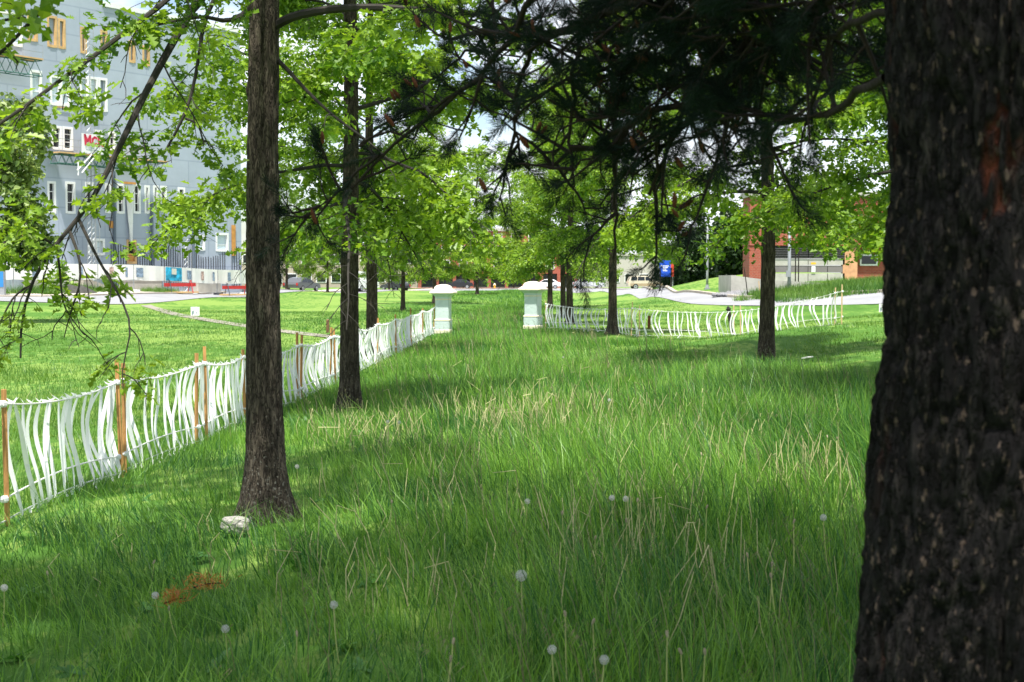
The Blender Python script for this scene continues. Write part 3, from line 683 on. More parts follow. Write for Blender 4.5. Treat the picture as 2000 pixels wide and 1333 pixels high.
# oak standing left of the camera: one bough dips into the upper left corner
T0 = Vector((-3.2, 4.0, 0)); T0.z = h(T0.x, T0.y)
def oak0_extra(mb, anchors, rng):
    pts = smooth_poly([Vector((0, 0, 3.4)), at(300, -190, 5.2) - T0, at(160, -60, 5.9) - T0, at(105, 0, 6.1) - T0, at(48, 36, 6.2) - T0, at(30, 80, 6.25) - T0, at(0, 112, 6.3) - T0, at(-60, 160, 6.3) - T0], 16)
    mb.tube(pts, list(np.linspace(.028, .007, 16)), 7, cap=False)
    subbranch(mb, anchors, rng, pts, .012, .4, .22, .3, -.05, .4)
    pts = smooth_poly([at(48, 36, 6.2) - T0, at(20, 37, 6.1) - T0, at(-30, 48, 6.0) - T0], 6)
    mb.tube(pts, list(np.linspace(.009, .004, 6)), 6, cap=False); subbranch(mb, anchors, rng, pts, .008, .5, .3, .2, -.03, .35)
P0 = oak_parts(505, H=9.5, r0=.13, flare=.08, zb=4.9, Rc=2.7, nprim=24, extra=oak0_extra, low_droop=15, leafscale=.75)
place_oak(P0, T0, 0, 'oak left of the viewer whose bough dips into the upper left corner')
# street trees beyond the far road
for px, Y, rz, sc, lab in ((905, 232, .4, 1.0, 'street tree left of the yellow hydrant beyond the far road'), (1003, 229, 1.9, 1.0, 'street tree in front of the far brick shopfronts'),
                           (1165, 214, 3.0, 1.0, 'street tree beside the parked white car across the far road'), (560, 136, 3.2, .85, 'street tree beyond the site fence right of the nearest oak'), (640, 140, 2.2, .85, 'street tree on the far pavement left of the dark slim oak'), (760, 190, 1.1, .95, 'street tree by the white van across the left street')):
    oak_at(PE, px, Y, rz, lab, sc, True, name='street_tree', group='street trees across the roads')

# ---- a paler broad-leaved tree in front of the grey building, and dark evergreens by the sign
def blob_tree(name, loc, lobes, n, T, label, trunk_r, hh, seed, scl, limbs=10, nvar=3):
    rng = random.Random(seed); r2 = np.random.RandomState(seed)
    o = thing(name, loc, label, 'tree')
    mb = MB(); top = Vector((0, 0, hh * .7)); mb.tube(grow(rng, (0, 0, -.1), (0, 0, 1), hh * .75, 8, .03, 0), list(np.linspace(trunk_r, trunk_r * .25, 9)), 10, cap=False)
    linkobj('trunk', mb.mesh('trunk', M_OAKBARK, smooth=True), o)
    mb = MB(); P = []
    for (c, rad, w) in lobes:
        c = Vector(c); k = int(n * w)
        st = Vector((0, 0, min(c.z * .6, hh * .6)))
        for q in range(limbs):
            u_ = rvec(rng).normalized(); e_ = c + Vector((u_.x * rad[0], u_.y * rad[1], u_.z * rad[2])) * .8
            pts = smooth_poly([st, st.lerp(e_, .5) + rvec(rng) * .15, e_], 6); mb.tube(pts, list(np.linspace(trunk_r * .25, .008, 6)), 4, cap=False)
        d = r2.normal(0, 1, (k, 3)); d /= np.linalg.norm(d, axis=1)[:, None]; rr_ = r2.uniform(.35, 1.0, k) ** .5
        lump = .78 + .3 * vnoise(d[:, 0] * 4 + 20 + c.x, d[:, 2] * 4 + 20 + d[:, 1] * 3, 1.0, seed)
        P.append(np.array(tuple(c)) + d * np.array(rad) * (rr_ * lump)[:, None])
    linkobj('branches', mb.mesh('branches', M_TWIG), o); P = np.concatenate(P); k = len(P)
    pm = bake('crown', T, P, np.stack([r2.normal(0, .5, k), r2.normal(0, .5, k), r2.uniform(0, 6.28, k)], 1), r2.uniform(.7, 1.4, k) * scl, r2.randint(0, nvar, k), seed)
    c = linkobj('crown', pm, o); return o
bl = onground(-55, 58)
blob_tree('broadleaf_tree', bl, [((1.1, 0, 5.2), (1.9, 2.0, 2.6), .5), ((1.7, .4, 7.6), (1.6, 1.8, 2.0), .25), ((2.3, 0, 3.6), (1.2, 1.3, 1.4), .25)], 1050, MAPCL,
          'round-leaved tree with pale new growth at the left edge, before the grey building', .14, 9, 77, 1.9)
for px, Y, lob, n, lab, sd_ in ((1365, 128, [((0, 0, 2.6), (2.6, 2.2, 2.7), 1.0)], 1500, 'broad dark evergreen on the bank right of the blue sign', 71),
                               (1432, 104, [((0, 0, 2.4), (1.5, 1.6, 2.6), 1.0)], 1300, 'tallest dark evergreen on the bank beside the brick building', 72),
                               (1320, 140, [((0, 0, 2.2), (1.6, 1.6, 2.3), 1.0)], 900, 'small dark evergreen close behind the blue sign', 73)):
    blob_tree('evergreen_tree', onground(px, Y), lob, n, DARKCL, lab, .12, 5, sd_, 2.6, limbs=6)

# ================================================================== PINE
PN = Vector((1.134, 3.0, 0)); PN.z = h(PN.x, PN.y)
pine = thing('pine_tree', PN, 'big dark pine trunk at the right edge with needles hanging overhead', 'tree')
def pine_trunk():
    zs = np.concatenate([np.linspace(-.2, .5, 20), np.linspace(.5, 2.6, 270)[1:], np.linspace(2.6, 12, 40)[1:]])
    na = 256; ang = np.linspace(0, 2 * math.pi, na, endpoint=False); A, Z = np.meshgrid(ang, zs)
    # silhouette measured on the left edge of the trunk
    prof = np.interp(Z, [-.2, .3, .8, 1.25, 1.55, 1.75, 1.88, 2.1, 2.5, 5, 12], [.455, .42, .386, .358, .338, .333, .318, .334, .338, .28, .05])
    r2 = np.random.RandomState(9)
    C = np.stack([r2.uniform(0, 2 * math.pi, 5200), r2.uniform(-.2, 3.0, 5200)], 1)
    # long plates: cellular pattern stretched upwards, edges warped
    wA = (vnoise(A * 6, Z * 9 + 3, 1, 1) - .5) * .10; wZ = (vnoise(A * 7 + 5, Z * 8 + 3, 1, 2) - .5) * .05
    U = ((A + wA) % (2 * math.pi)) * .36; Wz = (Z + wZ) * .15
    cu = C[:1300, 0] * .36; cz = C[:1300, 1] * .15
    d1 = np.full(A.shape, 9.0); d2 = np.full(A.shape, 9.0); per = 2 * math.pi * .36
    for a_, b_ in zip(cu, cz):
        du = np.abs(U - a_); du = np.minimum(du, per - du); d = np.hypot(du, Wz - b_)
        m_ = d < d1; d2 = np.where(m_, d1, np.minimum(d2, d)); d1 = np.where(m_, d, d1)
    edge = np.clip((d2 - d1) / .012, 0, 1); plate = edge ** .6
    fine = vnoise(A * 30, Z * 40 + 2, 1, 3) * .5 + vnoise(A * 60, Z * 60 + 2, 1, 4) * .5
    step_ = vnoise(A * 5 + 3, Z * 4 + 3, .6, 6)
    rad = prof - .024 + .022 * plate + .014 * fine * plate + .020 * (step_ - .5) + .010 * (vnoise(A * 14, Z * 5 + 3, 1, 12) - .5)
    rad = np.where(Z > 2.7, prof, rad); rad = np.where(Z < -.1, prof, rad)
    Vv = np.stack([rad * np.cos(A), rad * np.sin(A), Z], -1).reshape(-1, 3); nzt = len(zs)
    I = np.arange(nzt * na).reshape(nzt, na); J = np.roll(I, -1, 1); Fc = np.stack([I[:-1], J[:-1], J[1:], I[1:]], -1).reshape(-1, 4)
    me = bpy.data.meshes.new('trunk'); me.from_pydata(Vv.tolist(), [], Fc.tolist()); me.update()
    a_ = me.attributes.new('fissure', 'FLOAT', 'POINT'); a_.data.foreach_set('value', ((1 - edge) ** 2.0).ravel().astype(np.float32))
    me.polygons.foreach_set('use_smooth', [True] * len(me.polygons)); me.materials.append(M_PINEBARK); return me
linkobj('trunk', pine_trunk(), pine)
def needle_tuft(name, n, ln_, nl, rng, wf=1.0, tri=False):
    v, f = [], []
    for i in range(n):
        q = (i + rng.random()) / n; az_ = i * 2.4; ang = R(rng.uniform(22, 58)) * (1.15 - .6 * q)
        d = Vector((math.cos(az_) * math.sin(ang), math.sin(az_) * math.sin(ang), math.cos(ang))); p = Vector((0, 0, q * ln_))
        sd_ = d.cross(rvec(rng)).normalized() * .0010 * wf; l_ = nl * rng.uniform(.75, 1.15)
        mid = p + d * l_ * .5 + Vector((0, 0, .002)); e_ = p + d * l_ + rvec(rng) * .004; n0 = len(v)
        v += [tuple(p - sd_ * .6), tuple(mid + sd_), tuple(e_), tuple(mid - sd_)]
        f += [(n0, n0 + 1, n0 + 2) if tri else (n0, n0 + 1, n0 + 2, n0 + 3)]
        if tri: v.pop()
    me = bpy.data.meshes.new(name); me.from_pydata(v, [], f); me.update(); me.materials.append(M_NEEDLE); return proto(name, me)
rng = random.Random(31)
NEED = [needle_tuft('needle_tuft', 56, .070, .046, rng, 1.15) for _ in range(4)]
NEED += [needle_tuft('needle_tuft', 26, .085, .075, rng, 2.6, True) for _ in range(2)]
mb = MB(); tips = []      # (pos, dir)
cone_spots = []
def shoot(p, d, ln_, r_, lvl):
    pts = grow(rng, p, d, ln_, 5, .13, 0.02 if lvl else 0.0); mb.tube(pts, list(np.linspace(r_, max(.0022, r_ * .4), 6)), 5, cap=False)
    if lvl == 0:
        k = max(3, int(ln_ / .075))
        for q in range(k):
            s = .18 + .82 * (q + rng.random()) / k; pp, dd = along(pts, min(s, .99))
            shoot(pp, dd * .7 + rvec(rng) * .55 + Vector((0, 0, .12)), rng.uniform(.06, .17), r_ * .55, 1)
    n = max(2, int(ln_ / .05)) if lvl else 2
    for q in range(n):
        s = (.35 if lvl else .8) + (.65 if lvl else .2) * (q + 1) / n; pp, dd = along(pts, min(s, .995)); tips.append((pp, dd))
    if rng.random() < .16 and lvl: cone_spots.append((pts[-1], pts[-1] - pts[-2]))
def pine_limb(px, r_a, r_b, dens=1.0, start=.15, frm=None, n=20, ln_=(.16, .36)):
    pts = [at(a, b_, Y) - PN for a, b_, Y in px]
    if frm is not None: pts = [Vector(frm)] + pts
    pts = smooth_poly(pts, n); pts = [p + rvec(rng) * .008 for p in pts]; mb.tube(pts, list(np.linspace(r_a, r_b, n)), 8, cap=False)
    Lg = sum((pts[i + 1] - pts[i]).length for i in range(n - 1)); k = int(Lg * 10.5 * dens)
    for q in range(k):
        s = start + (1 - start) * (q + rng.random()) / k; pp, dd = along(pts, min(s, .995))
        shoot(pp, dd * .6 + rvec(rng) * .75 + Vector((0, 0, .12)), rng.uniform(*ln_), .0075, 0)
    tips.append((pts[-1], pts[-1] - pts[-2]))
pine_limb([(1560, -130, 3.5), (1400, -60, 4.0), (1225, 7, 4.4), (1137, 52, 4.6), (1050, 77, 4.8), (960, 60, 5.2), (890, 70, 5.4)], .030, .008, .9, .25, frm=(-.2, .1, 3.0))
pine_limb([(1300, -140, 4.1), (1040, -40, 4.6), (1025, 45, 4.7), (955, 140, 4.9), (920, 175, 5.0), (850, 217, 5.2), (797, 259, 5.3), (738, 308, 5.4), (696, 364, 5.5)], .020, .005, .42, .3, frm=(-.2, .2, 3.2), n=24)
pine_limb([(1620, -20, 3.7), (1500, 100, 4.2), (1365, 196, 4.4), (1225, 238, 4.6), (1190, 266, 4.7), (1092, 315, 4.9), (1050, 330, 5.0)], .024, .006, 1.0, .15, frm=(-.25, .1, 2.55), n=22)
pine_limb([(1729, 157, 3.25), (1624, 217, 3.7), (1540, 245, 4.1), (1470, 262, 4.3)], .012, .005, .55, .3, n=12)
pine_limb([(1400, -80, 4.0), (1274, -10, 4.3), (1302, 35, 4.3), (1351, 101, 4.4), (1345, 200, 4.5), (1300, 300, 4.6), (1270, 380, 4.7)], .016, .005, 1.1, .3, frm=(-.2, .15, 2.75), n=18)
pine_limb([(1225, 238, 4.6), (1200, 320, 4.7), (1203, 420, 4.8), (1198, 500, 4.8)], .009, .004, .4, .2, n=12, ln_=(.10, .22))
pine_limb([(1050, 77, 4.8), (1010, 180, 4.9), (1005, 260, 5.0), (1030, 330, 5.0)], .009, .004, .8, .2, n=12, ln_=(.12, .3))
pine_limb([(1680, -60, 3.4), (1570, 40, 3.9), (1480, 120, 4.2), (1420, 240, 4.4), (1400, 330, 4.5)], .016, .005, .75, .3, n=16, frm=(-.12, .08, 2.35))
pine_limb([(1690, 20, 3.3), (1640, 60, 3.7), (1560, 110, 4.0), (1500, 170, 4.3)], .012, .004, .5, .3, n=14, frm=(-.12, .08, 2.2))
pine_limb([(1137, 52, 4.6), (1130, 160, 4.7), (1110, 260, 4.8), (1120, 370, 4.8)], .009, .004, .9, .15, n=12, ln_=(.15, .35))
pine_limb([(738, 308, 5.4), (690, 350, 5.5), (640, 400, 5.6), (585, 425, 5.6)], .006, .003, .8, .45, n=10, ln_=(.10, .22))
pine_limb([(797, 259, 5.3), (740, 262, 5.4), (690, 290, 5.5)], .005, .003, .55, .4, n=8, ln_=(.08, .2))
pine_limb([(960, 60, 5.2), (900, 110, 5.3), (850, 150, 5.4), (810, 160, 5.4)], .007, .003, .6, .2, n=10, ln_=(.1, .28))
pine_limb([(1500, -90, 3.9), (1440, 10, 4.1), (1400, 60, 4.3), (1290, 130, 4.5), (1180, 150, 4.8)], .014, .005, 1.0, .35, n=16, frm=(-.15, .12, 2.85))
pine_limb([(1660, -70, 3.5), (1600, 20, 3.8), (1530, 60, 4.0), (1430, 120, 4.3), (1330, 160, 4.5), (1240, 175, 4.7)], .014, .005, .8, .3, n=18, frm=(-.15, .1, 2.5))
pine_limb([(1560, -80, 3.8), (1480, 40, 4.1), (1420, 150, 4.3), (1340, 250, 4.6), (1270, 300, 4.8)], .014, .005, 1.1, .35, n=18, frm=(-.15, .12, 2.7))
pine_limb([(1400, -90, 4.0), (1300, 20, 4.4), (1180, 100, 4.7), (1080, 170, 4.9), (1000, 215, 5.1)], .012, .004, .9, .4, n=18, frm=(-.15, .12, 2.9))
# the rest of the crown, above and behind the picture's edge
for i in range(34):
    z = 3.3 + 7.5 * (i / 34); az_ = i * 2.399; Lp = 3.5 * (1 - i / 34) ** .6 * rng.uniform(.8, 1.1) + .4
    if 1.2 < (az_ % 6.283) < 3.6 and z < 4.2: z += 1.0
    pts = grow(rng, (0, 0, z), (math.cos(az_), math.sin(az_), .25), Lp, 10, .07, .0); mb.tube(pts, list(np.linspace(.035, .008, 11)), 6, cap=False)
crown_n = len(tips)
r2 = np.random.RandomState(3)
linkobj('branches', mb.mesh('branches', M_PINETWIG, smooth=True), pine)
def dir_euler(d):
    return Vector(d).to_track_quat('Z', 'Y').to_euler()
P_, E_, S_ = [], [], []
for p, d in tips:
    P_.append(tuple(p)); E_.append(tuple(dir_euler(Vector(d).normalized() + rvec(rng) * .18))); S_.append(rng.uniform(.75, 1.15))
k = 3200; U = r2.normal(0, 1, (k, 3)); U /= np.linalg.norm(U, axis=1)[:, None]; rr_ = r2.uniform(0, 1, k) ** .45
Q = U * rr_[:, None] * np.array((3.7, 3.7, 4.2)) + np.array((-.2, .2, 8.1))
# nothing of the upper crown below the sight line of the picture's top edge
wy = Q[:, 1] + PN.y; keep = (Q[:, 2] + PN.z > EYE + .24 * np.maximum(wy, 0) + .6) & (Q[:, 2] > 3.4)
Q = Q[keep]
for q in Q:
    P_.append(tuple(q)); E_.append((rng.uniform(-1.2, 1.2), rng.uniform(-1.2, 1.2), rng.uniform(0, 6.28))); S_.append(rng.uniform(2.6, 4.2))
ix = r2.randint(0, 4, len(P_)); ix[crown_n:] = 4 + ix[crown_n:] % 2
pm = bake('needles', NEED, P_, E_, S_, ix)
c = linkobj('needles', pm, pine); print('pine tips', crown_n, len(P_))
def cone_mesh():
    m = MB(); rings = []
    for i in range(9):
        q = i / 8; rr_ = .0085 * math.sin(math.pi * min(1, .12 + q * .86)) ** .6; rings.append([(rr_ * (1 + (.22 if (j + i) % 2 else -.1)) * math.cos(j * .785), rr_ * (1 + (.22 if (j + i) % 2 else -.1)) * math.sin(j * .785), q * .055) for j in range(8)])
    m.loft(rings); return m.mesh('cone', M_CONE)
CM = cone_mesh()
cone_spots = [c_ for c_ in cone_spots if c_[0].y + PN.y > 4.25]; rng.shuffle(cone_spots)
for p, d in cone_spots[:120]:
    for q in range(rng.choice((1, 1, 2))):
        linkobj('cone', CM, pine, p + rvec(rng) * .008, tuple(dir_euler(Vector((d[0], d[1], abs(d[2]))).normalized() + Vector((0, 0, .8)) + rvec(rng) * .3)), [rng.uniform(.65, 1.05)] * 3)

# ================================================================== RIBBON FENCES
rng = random.Random(77)
def ribbon_mesh(top, bot, along_d, out_d, width, bulge, tw0, tw1, tail, rng, swap=0.0):
    """woven ribbon hanging from rope to rope, bellied out by the wind (towards -X), with a loose knotted tail"""
    n = 12; mb = MB(); rings = []; wind = Vector((-1, .12, 0)); X_ = Vector((1, 0, 0)); Y_ = Vector((0, 1, 0))
    for i in range(n + 1):
        q = i / n; p = top.lerp(bot + X_ * .03, q) + wind * (bulge * math.sin(math.pi * q ** .9) + swap * math.sin(2 * math.pi * q)) + Vector((0, 0, .0))
        a = tw0 + (tw1 - tw0) * q; w = width * (.5 + .5 * math.sin(math.pi * min(1, max(0, q))) ** .35)
        wd = X_ * math.cos(a) + Y_ * math.sin(a); rings.append((p - wd * w / 2, p + wd * w / 2))
    for k in range(1, 4):
        q = k / 3; p = bot + Vector((0, 0, -tail * q)) + X_ * (tail * .9 * q * math.sin(tw0 * 17)) - Y_ * .02 * q
        a = tw1 + q * 1.3; wd = X_ * math.cos(a) + Y_ * math.sin(a); w = width * (.5 + .4 * q); rings.append((p - wd * w / 2, p + wd * w / 2))
    for a_, b_ in rings: mb.v += [tuple(a_), tuple(b_)]
    for i in range(len(rings) - 1): mb.f.append((2 * i, 2 * i + 1, 2 * i + 3, 2 * i + 2)); mb.mi.append(0)
    for sgn in (-1, 1):      # the bow tied over the top rope
        c = top + Vector((0, 0, .010)); e_ = c + X_ * sgn * rng.uniform(.01, .04) + Vector((0, 0, rng.uniform(-.01, .035))) + out_d * rng.uniform(-.02, .02)
        u_ = Vector((.006, 0, .008)) if sgn > 0 else Vector((-.006, 0, .008)); mb.quad(c - u_, c + u_, e_ + u_ * 1.5, e_ - u_ * 1.5)
    return mb
def rope_pts(A, B, sag, n=14, bow=0.0):
    return [A.lerp(B, i / n) + Vector((0, 0, -4 * sag * (i / n) * (1 - i / n))) for i in range(n + 1)]
def ribbon_fence(name, stakes, label, hts, spacing, smat, stake_r, stake_extra, width, bulge, seed, pale=False, doubles=.25):
    """stakes: (x, y) along the run; hts: (top rope, lower rope, bottom rope) above ground"""
    rng = random.Random(seed); base = Vector((stakes[0][0], stakes[0][1], h(*stakes[0])))
    fo = thing(name, base, label, 'fence')
    G = [Vector((x, y, h(x, y))) for x, y in stakes]
    for i, g in enumerate(G):
        lean = Vector((rng.uniform(-.03, .03), rng.uniform(-.03, .03), 0)); top_ = hts[0] + stake_extra * rng.uniform(.6, 1.3)
        m = MB(); M = Euler((lean.y, -lean.x, rng.uniform(0, 1))).to_matrix()
        m.box(g + Vector((lean.x * .5, lean.y * .5, (top_ - .1) / 2)), (stake_r * 1.5, stake_r, top_ + .1), M)
        m.build('stake', smat, fo)
    ropes = {0: [], 1: [], 2: []}
    for i in range(len(G) - 1):
        L_ = (G[i + 1] - G[i]).length
        for k_ in range(3):
            a = G[i] + Vector((0, 0, hts[k_])); b_ = G[i + 1] + Vector((0, 0, hts[k_]))
            sag = (.018, -.016, -.012)[k_] * L_ * rng.uniform(.7, 1.3) if L_ > .6 else 0
            ropes[k_] += rope_pts(a, b_, sag)
    for k_ in range(3):
        m = MB(); m.tube(ropes[k_], .0065 if width > .03 else .008, 5); m.build('rope', M_ROPE, fo)
        # knots on the stakes
    for g in G:
        for k_ in (0, 1):
            m = MB(); c = g + Vector((0, 0, hts[k_])); rr_ = stake_r * 1.25
            m.tube([c + Vector((0, 0, dz)) for dz in (-.022, -.01, .012, .024)], [rr_ * .8, rr_ * 1.1, rr_ * 1.08, rr_ * .75], 7); m.build('knot', M_RIBBON, fo)
    # ribbons
    T = np.array([tuple(p) for p in ropes[0]]); Bt = np.array([tuple(p) for p in ropes[2]])
    d = np.r_[0, np.cumsum(np.linalg.norm(np.diff(T, axis=0), axis=1))]; tot = d[-1]; s = .08; cnt = 0
    while s < tot - .05 and cnt < 298:
        s2 = min(tot - .02, max(0.02, s + rng.gauss(.03, .10)))
        tp = Vector([np.interp(s, d, T[:, k]) for k in range(3)]); bt = Vector([np.interp(s2, d, Bt[:, k]) for k in range(3)])
        a_ = Vector([np.interp(min(tot, s + .1), d, T[:, k]) - np.interp(max(0, s - .1), d, T[:, k]) for k in range(3)]); a_.z = 0; a_.normalize()
        out_ = Vector((a_.y, -a_.x, 0))
        gust = .5 + .5 * math.sin(s * 1.9 + seed)
        m = ribbon_mesh(tp, bt, a_, out_, width * rng.uniform(.75, 1.25), bulge * rng.uniform(.15, 1.3) * (.35 + gust), rng.gauss(0, .45), rng.gauss(0, .6), rng.uniform(.03, .14), rng, swap=rng.gauss(0, .016))
        m.build('ribbon', M_RIBBON, fo, smooth=True); cnt += 1
        s += spacing * (rng.uniform(.2, .5) if rng.random() < doubles else rng.uniform(.7, 1.45))
    print(name, 'ribbons', cnt); return fo
LS = [(-250, 7.4), (3, 9.6), (227, 12.35), (240, 12.6), (385, 14.9), (399, 15.25), (475, 17.8), (581, 21.0), (588, 21.3), (646, 24.0), (652, 24.3), (699, 27.4), (738, 30.5), (772, 34), (802, 38), (825, 42), (848, 46)]
lst = [(xat(a, y), y) for a, y in LS]
ribbon_fence('ribbon_fence', lst, 'long white ribbon fence on orange stakes running back from the left edge', (.83, .18, .03), .165, M_STAKE, .022, .16, .034, .105, 5)
def rst(px, top, bot, fh=.80):
    Y = fh * F / (bot - top); return (xat(px, Y), Y)
RS_ = [(xat(1066, 47), 47), (xat(1235, 42.5), 42.5), (xat(1249, 42), 42), (xat(1433, 39), 39), (xat(1447, 38.6), 38.6), (xat(1631, 35.2), 35.2), (xat(1645, 34.8), 34.8)]
ribbon_fence('ribbon_fence', RS_, 'sparse white ribbon fence with thin pale stakes right of the gate pillars', (.82, .20, .04), .195, M_STAKE2, .020, .16, .040, .085, 9, doubles=.10)

# ================================================================== GATE PILLARS
M_FILM = mat('plastic_film', (0.47, 0.56, 0.55), 0.32, var=0.10, scale=5, bump=0.5, bscale=9, spec=0.5)
M_TAPE = mat('cream_tape', (0.70, 0.64, 0.50), 0.6, var=0.1, scale=12)
M_CAP = mat('cream_capstone', (0.70, 0.63, 0.52), 0.8, var=0.10, scale=6, bump=0.3)
def sqring(w, z, cham=.06):
    a = w / 2; c = w * cham
    return [(-a + c, -a, z), (a - c, -a, z), (a, -a + c, z), (a, a - c, z), (a - c, a, z), (-a + c, a, z), (-a, a - c, z), (-a, -a + c, z)]
def pillar(px, Y, rz, label):
    o = thing('gate_pillar', onground(px, Y), label, 'pillar', rz=rz)
    def part(nm, prof, m):
        mb = MB(); mb.loft([sqring(w, z) for w, z in prof]); return mb.build(nm, m, o, world=False)
    part('base', [(.50, -.1), (.50, .38), (.485, .40)], M_FILM); part('tape_band', [(.49, .40), (.515, .405), (.515, .445), (.48, .455)], M_TAPE)
    part('tape_band', [(.505, -.02), (.525, .0), (.525, .10), (.503, .13)], M_TAPE)
    part('shaft', [(.45, .45), (.45, 1.08)], M_FILM); part('tape_band', [(.452, 1.075), (.462, 1.08), (.462, 1.11), (.452, 1.115)], M_TAPE)
    part('cornice', [(.45, 1.11), (.46, 1.18), (.56, 1.23), (.72, 1.285)], M_FILM)
    part('cap', [(.72, 1.283), (.78, 1.29), (.785, 1.32), (.76, 1.335), (.66, 1.38), (.56, 1.415), (.52, 1.43), (.505, 1.47), (.44, 1.515), (.32, 1.55), (.16, 1.57), (.02, 1.575)], M_CAP)
    return o
pillar(866, 46.0, R(-9), 'film-wrapped gate pillar at the end of the long left ribbon fence')
pillar(1041, 47.0, R(-23), 'film-wrapped gate pillar turned edgewise, right of the grassy gap')

# ================================================================== SMALL THINGS ON THE LAWN
M_STONE = mat('pale_stone', (0.32, 0.31, 0.285), 0.9, var=0.35, scale=14, bump=0.8, bscale=60)
def rock(name, loc, size, seed, material, label, cat='stone', group=None, rz=0):
    bm = bmesh.new(); bmesh.ops.create_icosphere(bm, subdivisions=3, radius=1); rg_ = random.Random(seed); ph = [rg_.uniform(0, 6) for _ in range(6)]
    for v in bm.verts:
        c = v.co; s = max(abs(c.x), abs(c.y), abs(c.z)); c *= (1 - .55 * (1 - 1 / (s * 1.6 + .2)))
        k_ = 1 + .10 * math.sin(3 * c.x + ph[0]) * math.sin(4 * c.y + ph[1]) + .05 * math.sin(9 * c.z + ph[2] + 5 * c.x)
        v.co = Vector((c.x * size[0], c.y * size[1], c.z * size[2])) * k_
    me = bpy.data.meshes.new(name); bm.to_mesh(me); bm.free(); me.materials.append(material)
    o = linkobj(name, me, None, loc, (0, .12, rz)); tag(o, label, cat, group); return o
p = at(460, 1018, 9.05); rock('stone', (p.x, p.y, h(p.x, p.y) + .075), (.125, .09, .075), 2, M_STONE, 'pale angular stone lying at the foot of the nearest oak', rz=.3)
M_SCRAP = mat('white_scrap', (0.75, 0.74, 0.70), 0.7)
g = gpx(1577, 697, .25); mb = MB(); c = Vector((g[0], g[1], h(*g) + .07))
mb.loft([[(c.x + x_, c.y + y_, c.z + z_ + k_) for x_, y_, z_ in ((-.1, -.05, 0), (0, -.06, .02), (.1, -.04, .03), (.09, .05, .035), (-.02, .06, .02), (-.11, .04, .0))] for k_ in (0, .012)])
tag(mb.build('paper_scrap', M_SCRAP), 'white scrap of litter on the mown grass right of the front right oak', 'litter')
# dry pine sprigs
M_SPRIG = leafmat('dead_needles', (0.40, 0.15, 0.025), (0.62, 0.32, 0.07), (1, .9, .6), .3, nscale=8)
for px, py, lab, sz in ((340, 1165, 'rusty dead pine sprig in the foreground grass, the lower one', .06), (402, 1136, 'rusty dead pine sprig in the foreground grass, the upper wider one', .09)):
    g = gpx(px, py, .14); c = Vector((g[0], g[1], h(*g) + .155)); mb = MB(); rg_ = random.Random(px)
    o = thing('pine_sprig', c, lab, 'twig'); mb.tube([c + Vector((-sz * .8, 0, -.05)), c + Vector((0, 0, -.03)), c + Vector((sz * .8, .03, -.03))], [.004, .004, .003], 5); mb.build('twig', M_PINETWIG, o)
    mb = MB()
    for i in range(170):
        q = c + Vector((rg_.gauss(0, sz * .5), rg_.gauss(0, .04), rg_.uniform(-.06, .01))); d = Vector((rg_.gauss(0, 1), rg_.gauss(0, 1), abs(rg_.gauss(.5, .8)))).normalized(); w = d.cross(rvec(rg_)).normalized() * .0022
        e_ = q + d * rg_.uniform(.03, .065); mb.poly([q - w, q + w, e_])
    mb.build('needles', M_SPRIG, o)

# dandelion clocks and stems
M_STEM = mat('dandelion_stem', (0.36, 0.40, 0.14), 0.6, var=.3, scale=4); M_CLOCK = leafmat('seed_fluff', (0.62, .62, .60), (.78, .78, .76), (1, 1, 1), .45, nscale=5)
M_BUD = mat('spent_bud', (0.27, .24, .15), .8, var=.3)
def clock_mesh(rng):
    mb = MB()
    for i in range(170):
        z = 1 - 2 * (i + .5) / 170; a = i * 2.39996; r_ = math.sqrt(1 - z * z); d = Vector((r_ * math.cos(a), r_ * math.sin(a), z)); s_ = .019 * rng.uniform(.9, 1.06)
        e_ = d * s_; t1 = d.orthogonal().normalized() * .0042; t2 = d.cross(t1)
        mb.poly([Vector((0, 0, 0)) + t1 * .06, -t1 * .06, e_])
        for k_ in range(3):
            an = k_ * 2.094 + rng.random(); w = t1 * math.cos(an) + t2 * math.sin(an); mb.poly([e_, e_ + w + d * .001, e_ + (t1 * math.cos(an + .5) + t2 * math.sin(an + .5)) + d * .001])
    return mb.mesh('seed_head', M_CLOCK)
rng = random.Random(8); CLK = clock_mesh(rng)
def bud_mesh():
    mb = MB(); mb.tube([(0, 0, -.008), (0, 0, 0), (0, 0, .01), (0, 0, .018)], [.0025, .0055, .006, .003], 8); return mb.mesh('seed_head', M_BUD)
BUD = bud_mesh()
def dandelion(px, py, hh, full, lean, label, group, fac=1.0):
    a, z = ray(px, py); Y = (hh - EYE) / z; c = Vector((a * Y, Y, 0)); c.z = h(c.x, c.y) + hh
    b_ = c + Vector((lean[0], lean[1], -hh - .02)); o = thing('dandelion', b_, label, 'dandelion', group); mb = MB()
    mid = b_.lerp(c, .55) + Vector((-lean[0] * .25, 0, 0)); mb.tube(smooth_poly([b_, b_.lerp(mid, .5), mid, c], 7), list(np.linspace(.0032, .0024, 7)), 5); mb.build('stem', M_STEM, o)
    hd = linkobj('seed_head', CLK if full else BUD, o, c - b_, (rng.uniform(-.5, .5), rng.uniform(-.5, .5), 0), [fac] * 3); return o
dandelion(1018, 1127, .34, True, (.02, 0), 'largest fluffy white dandelion clock, low in the middle of the picture', None, 1.25)
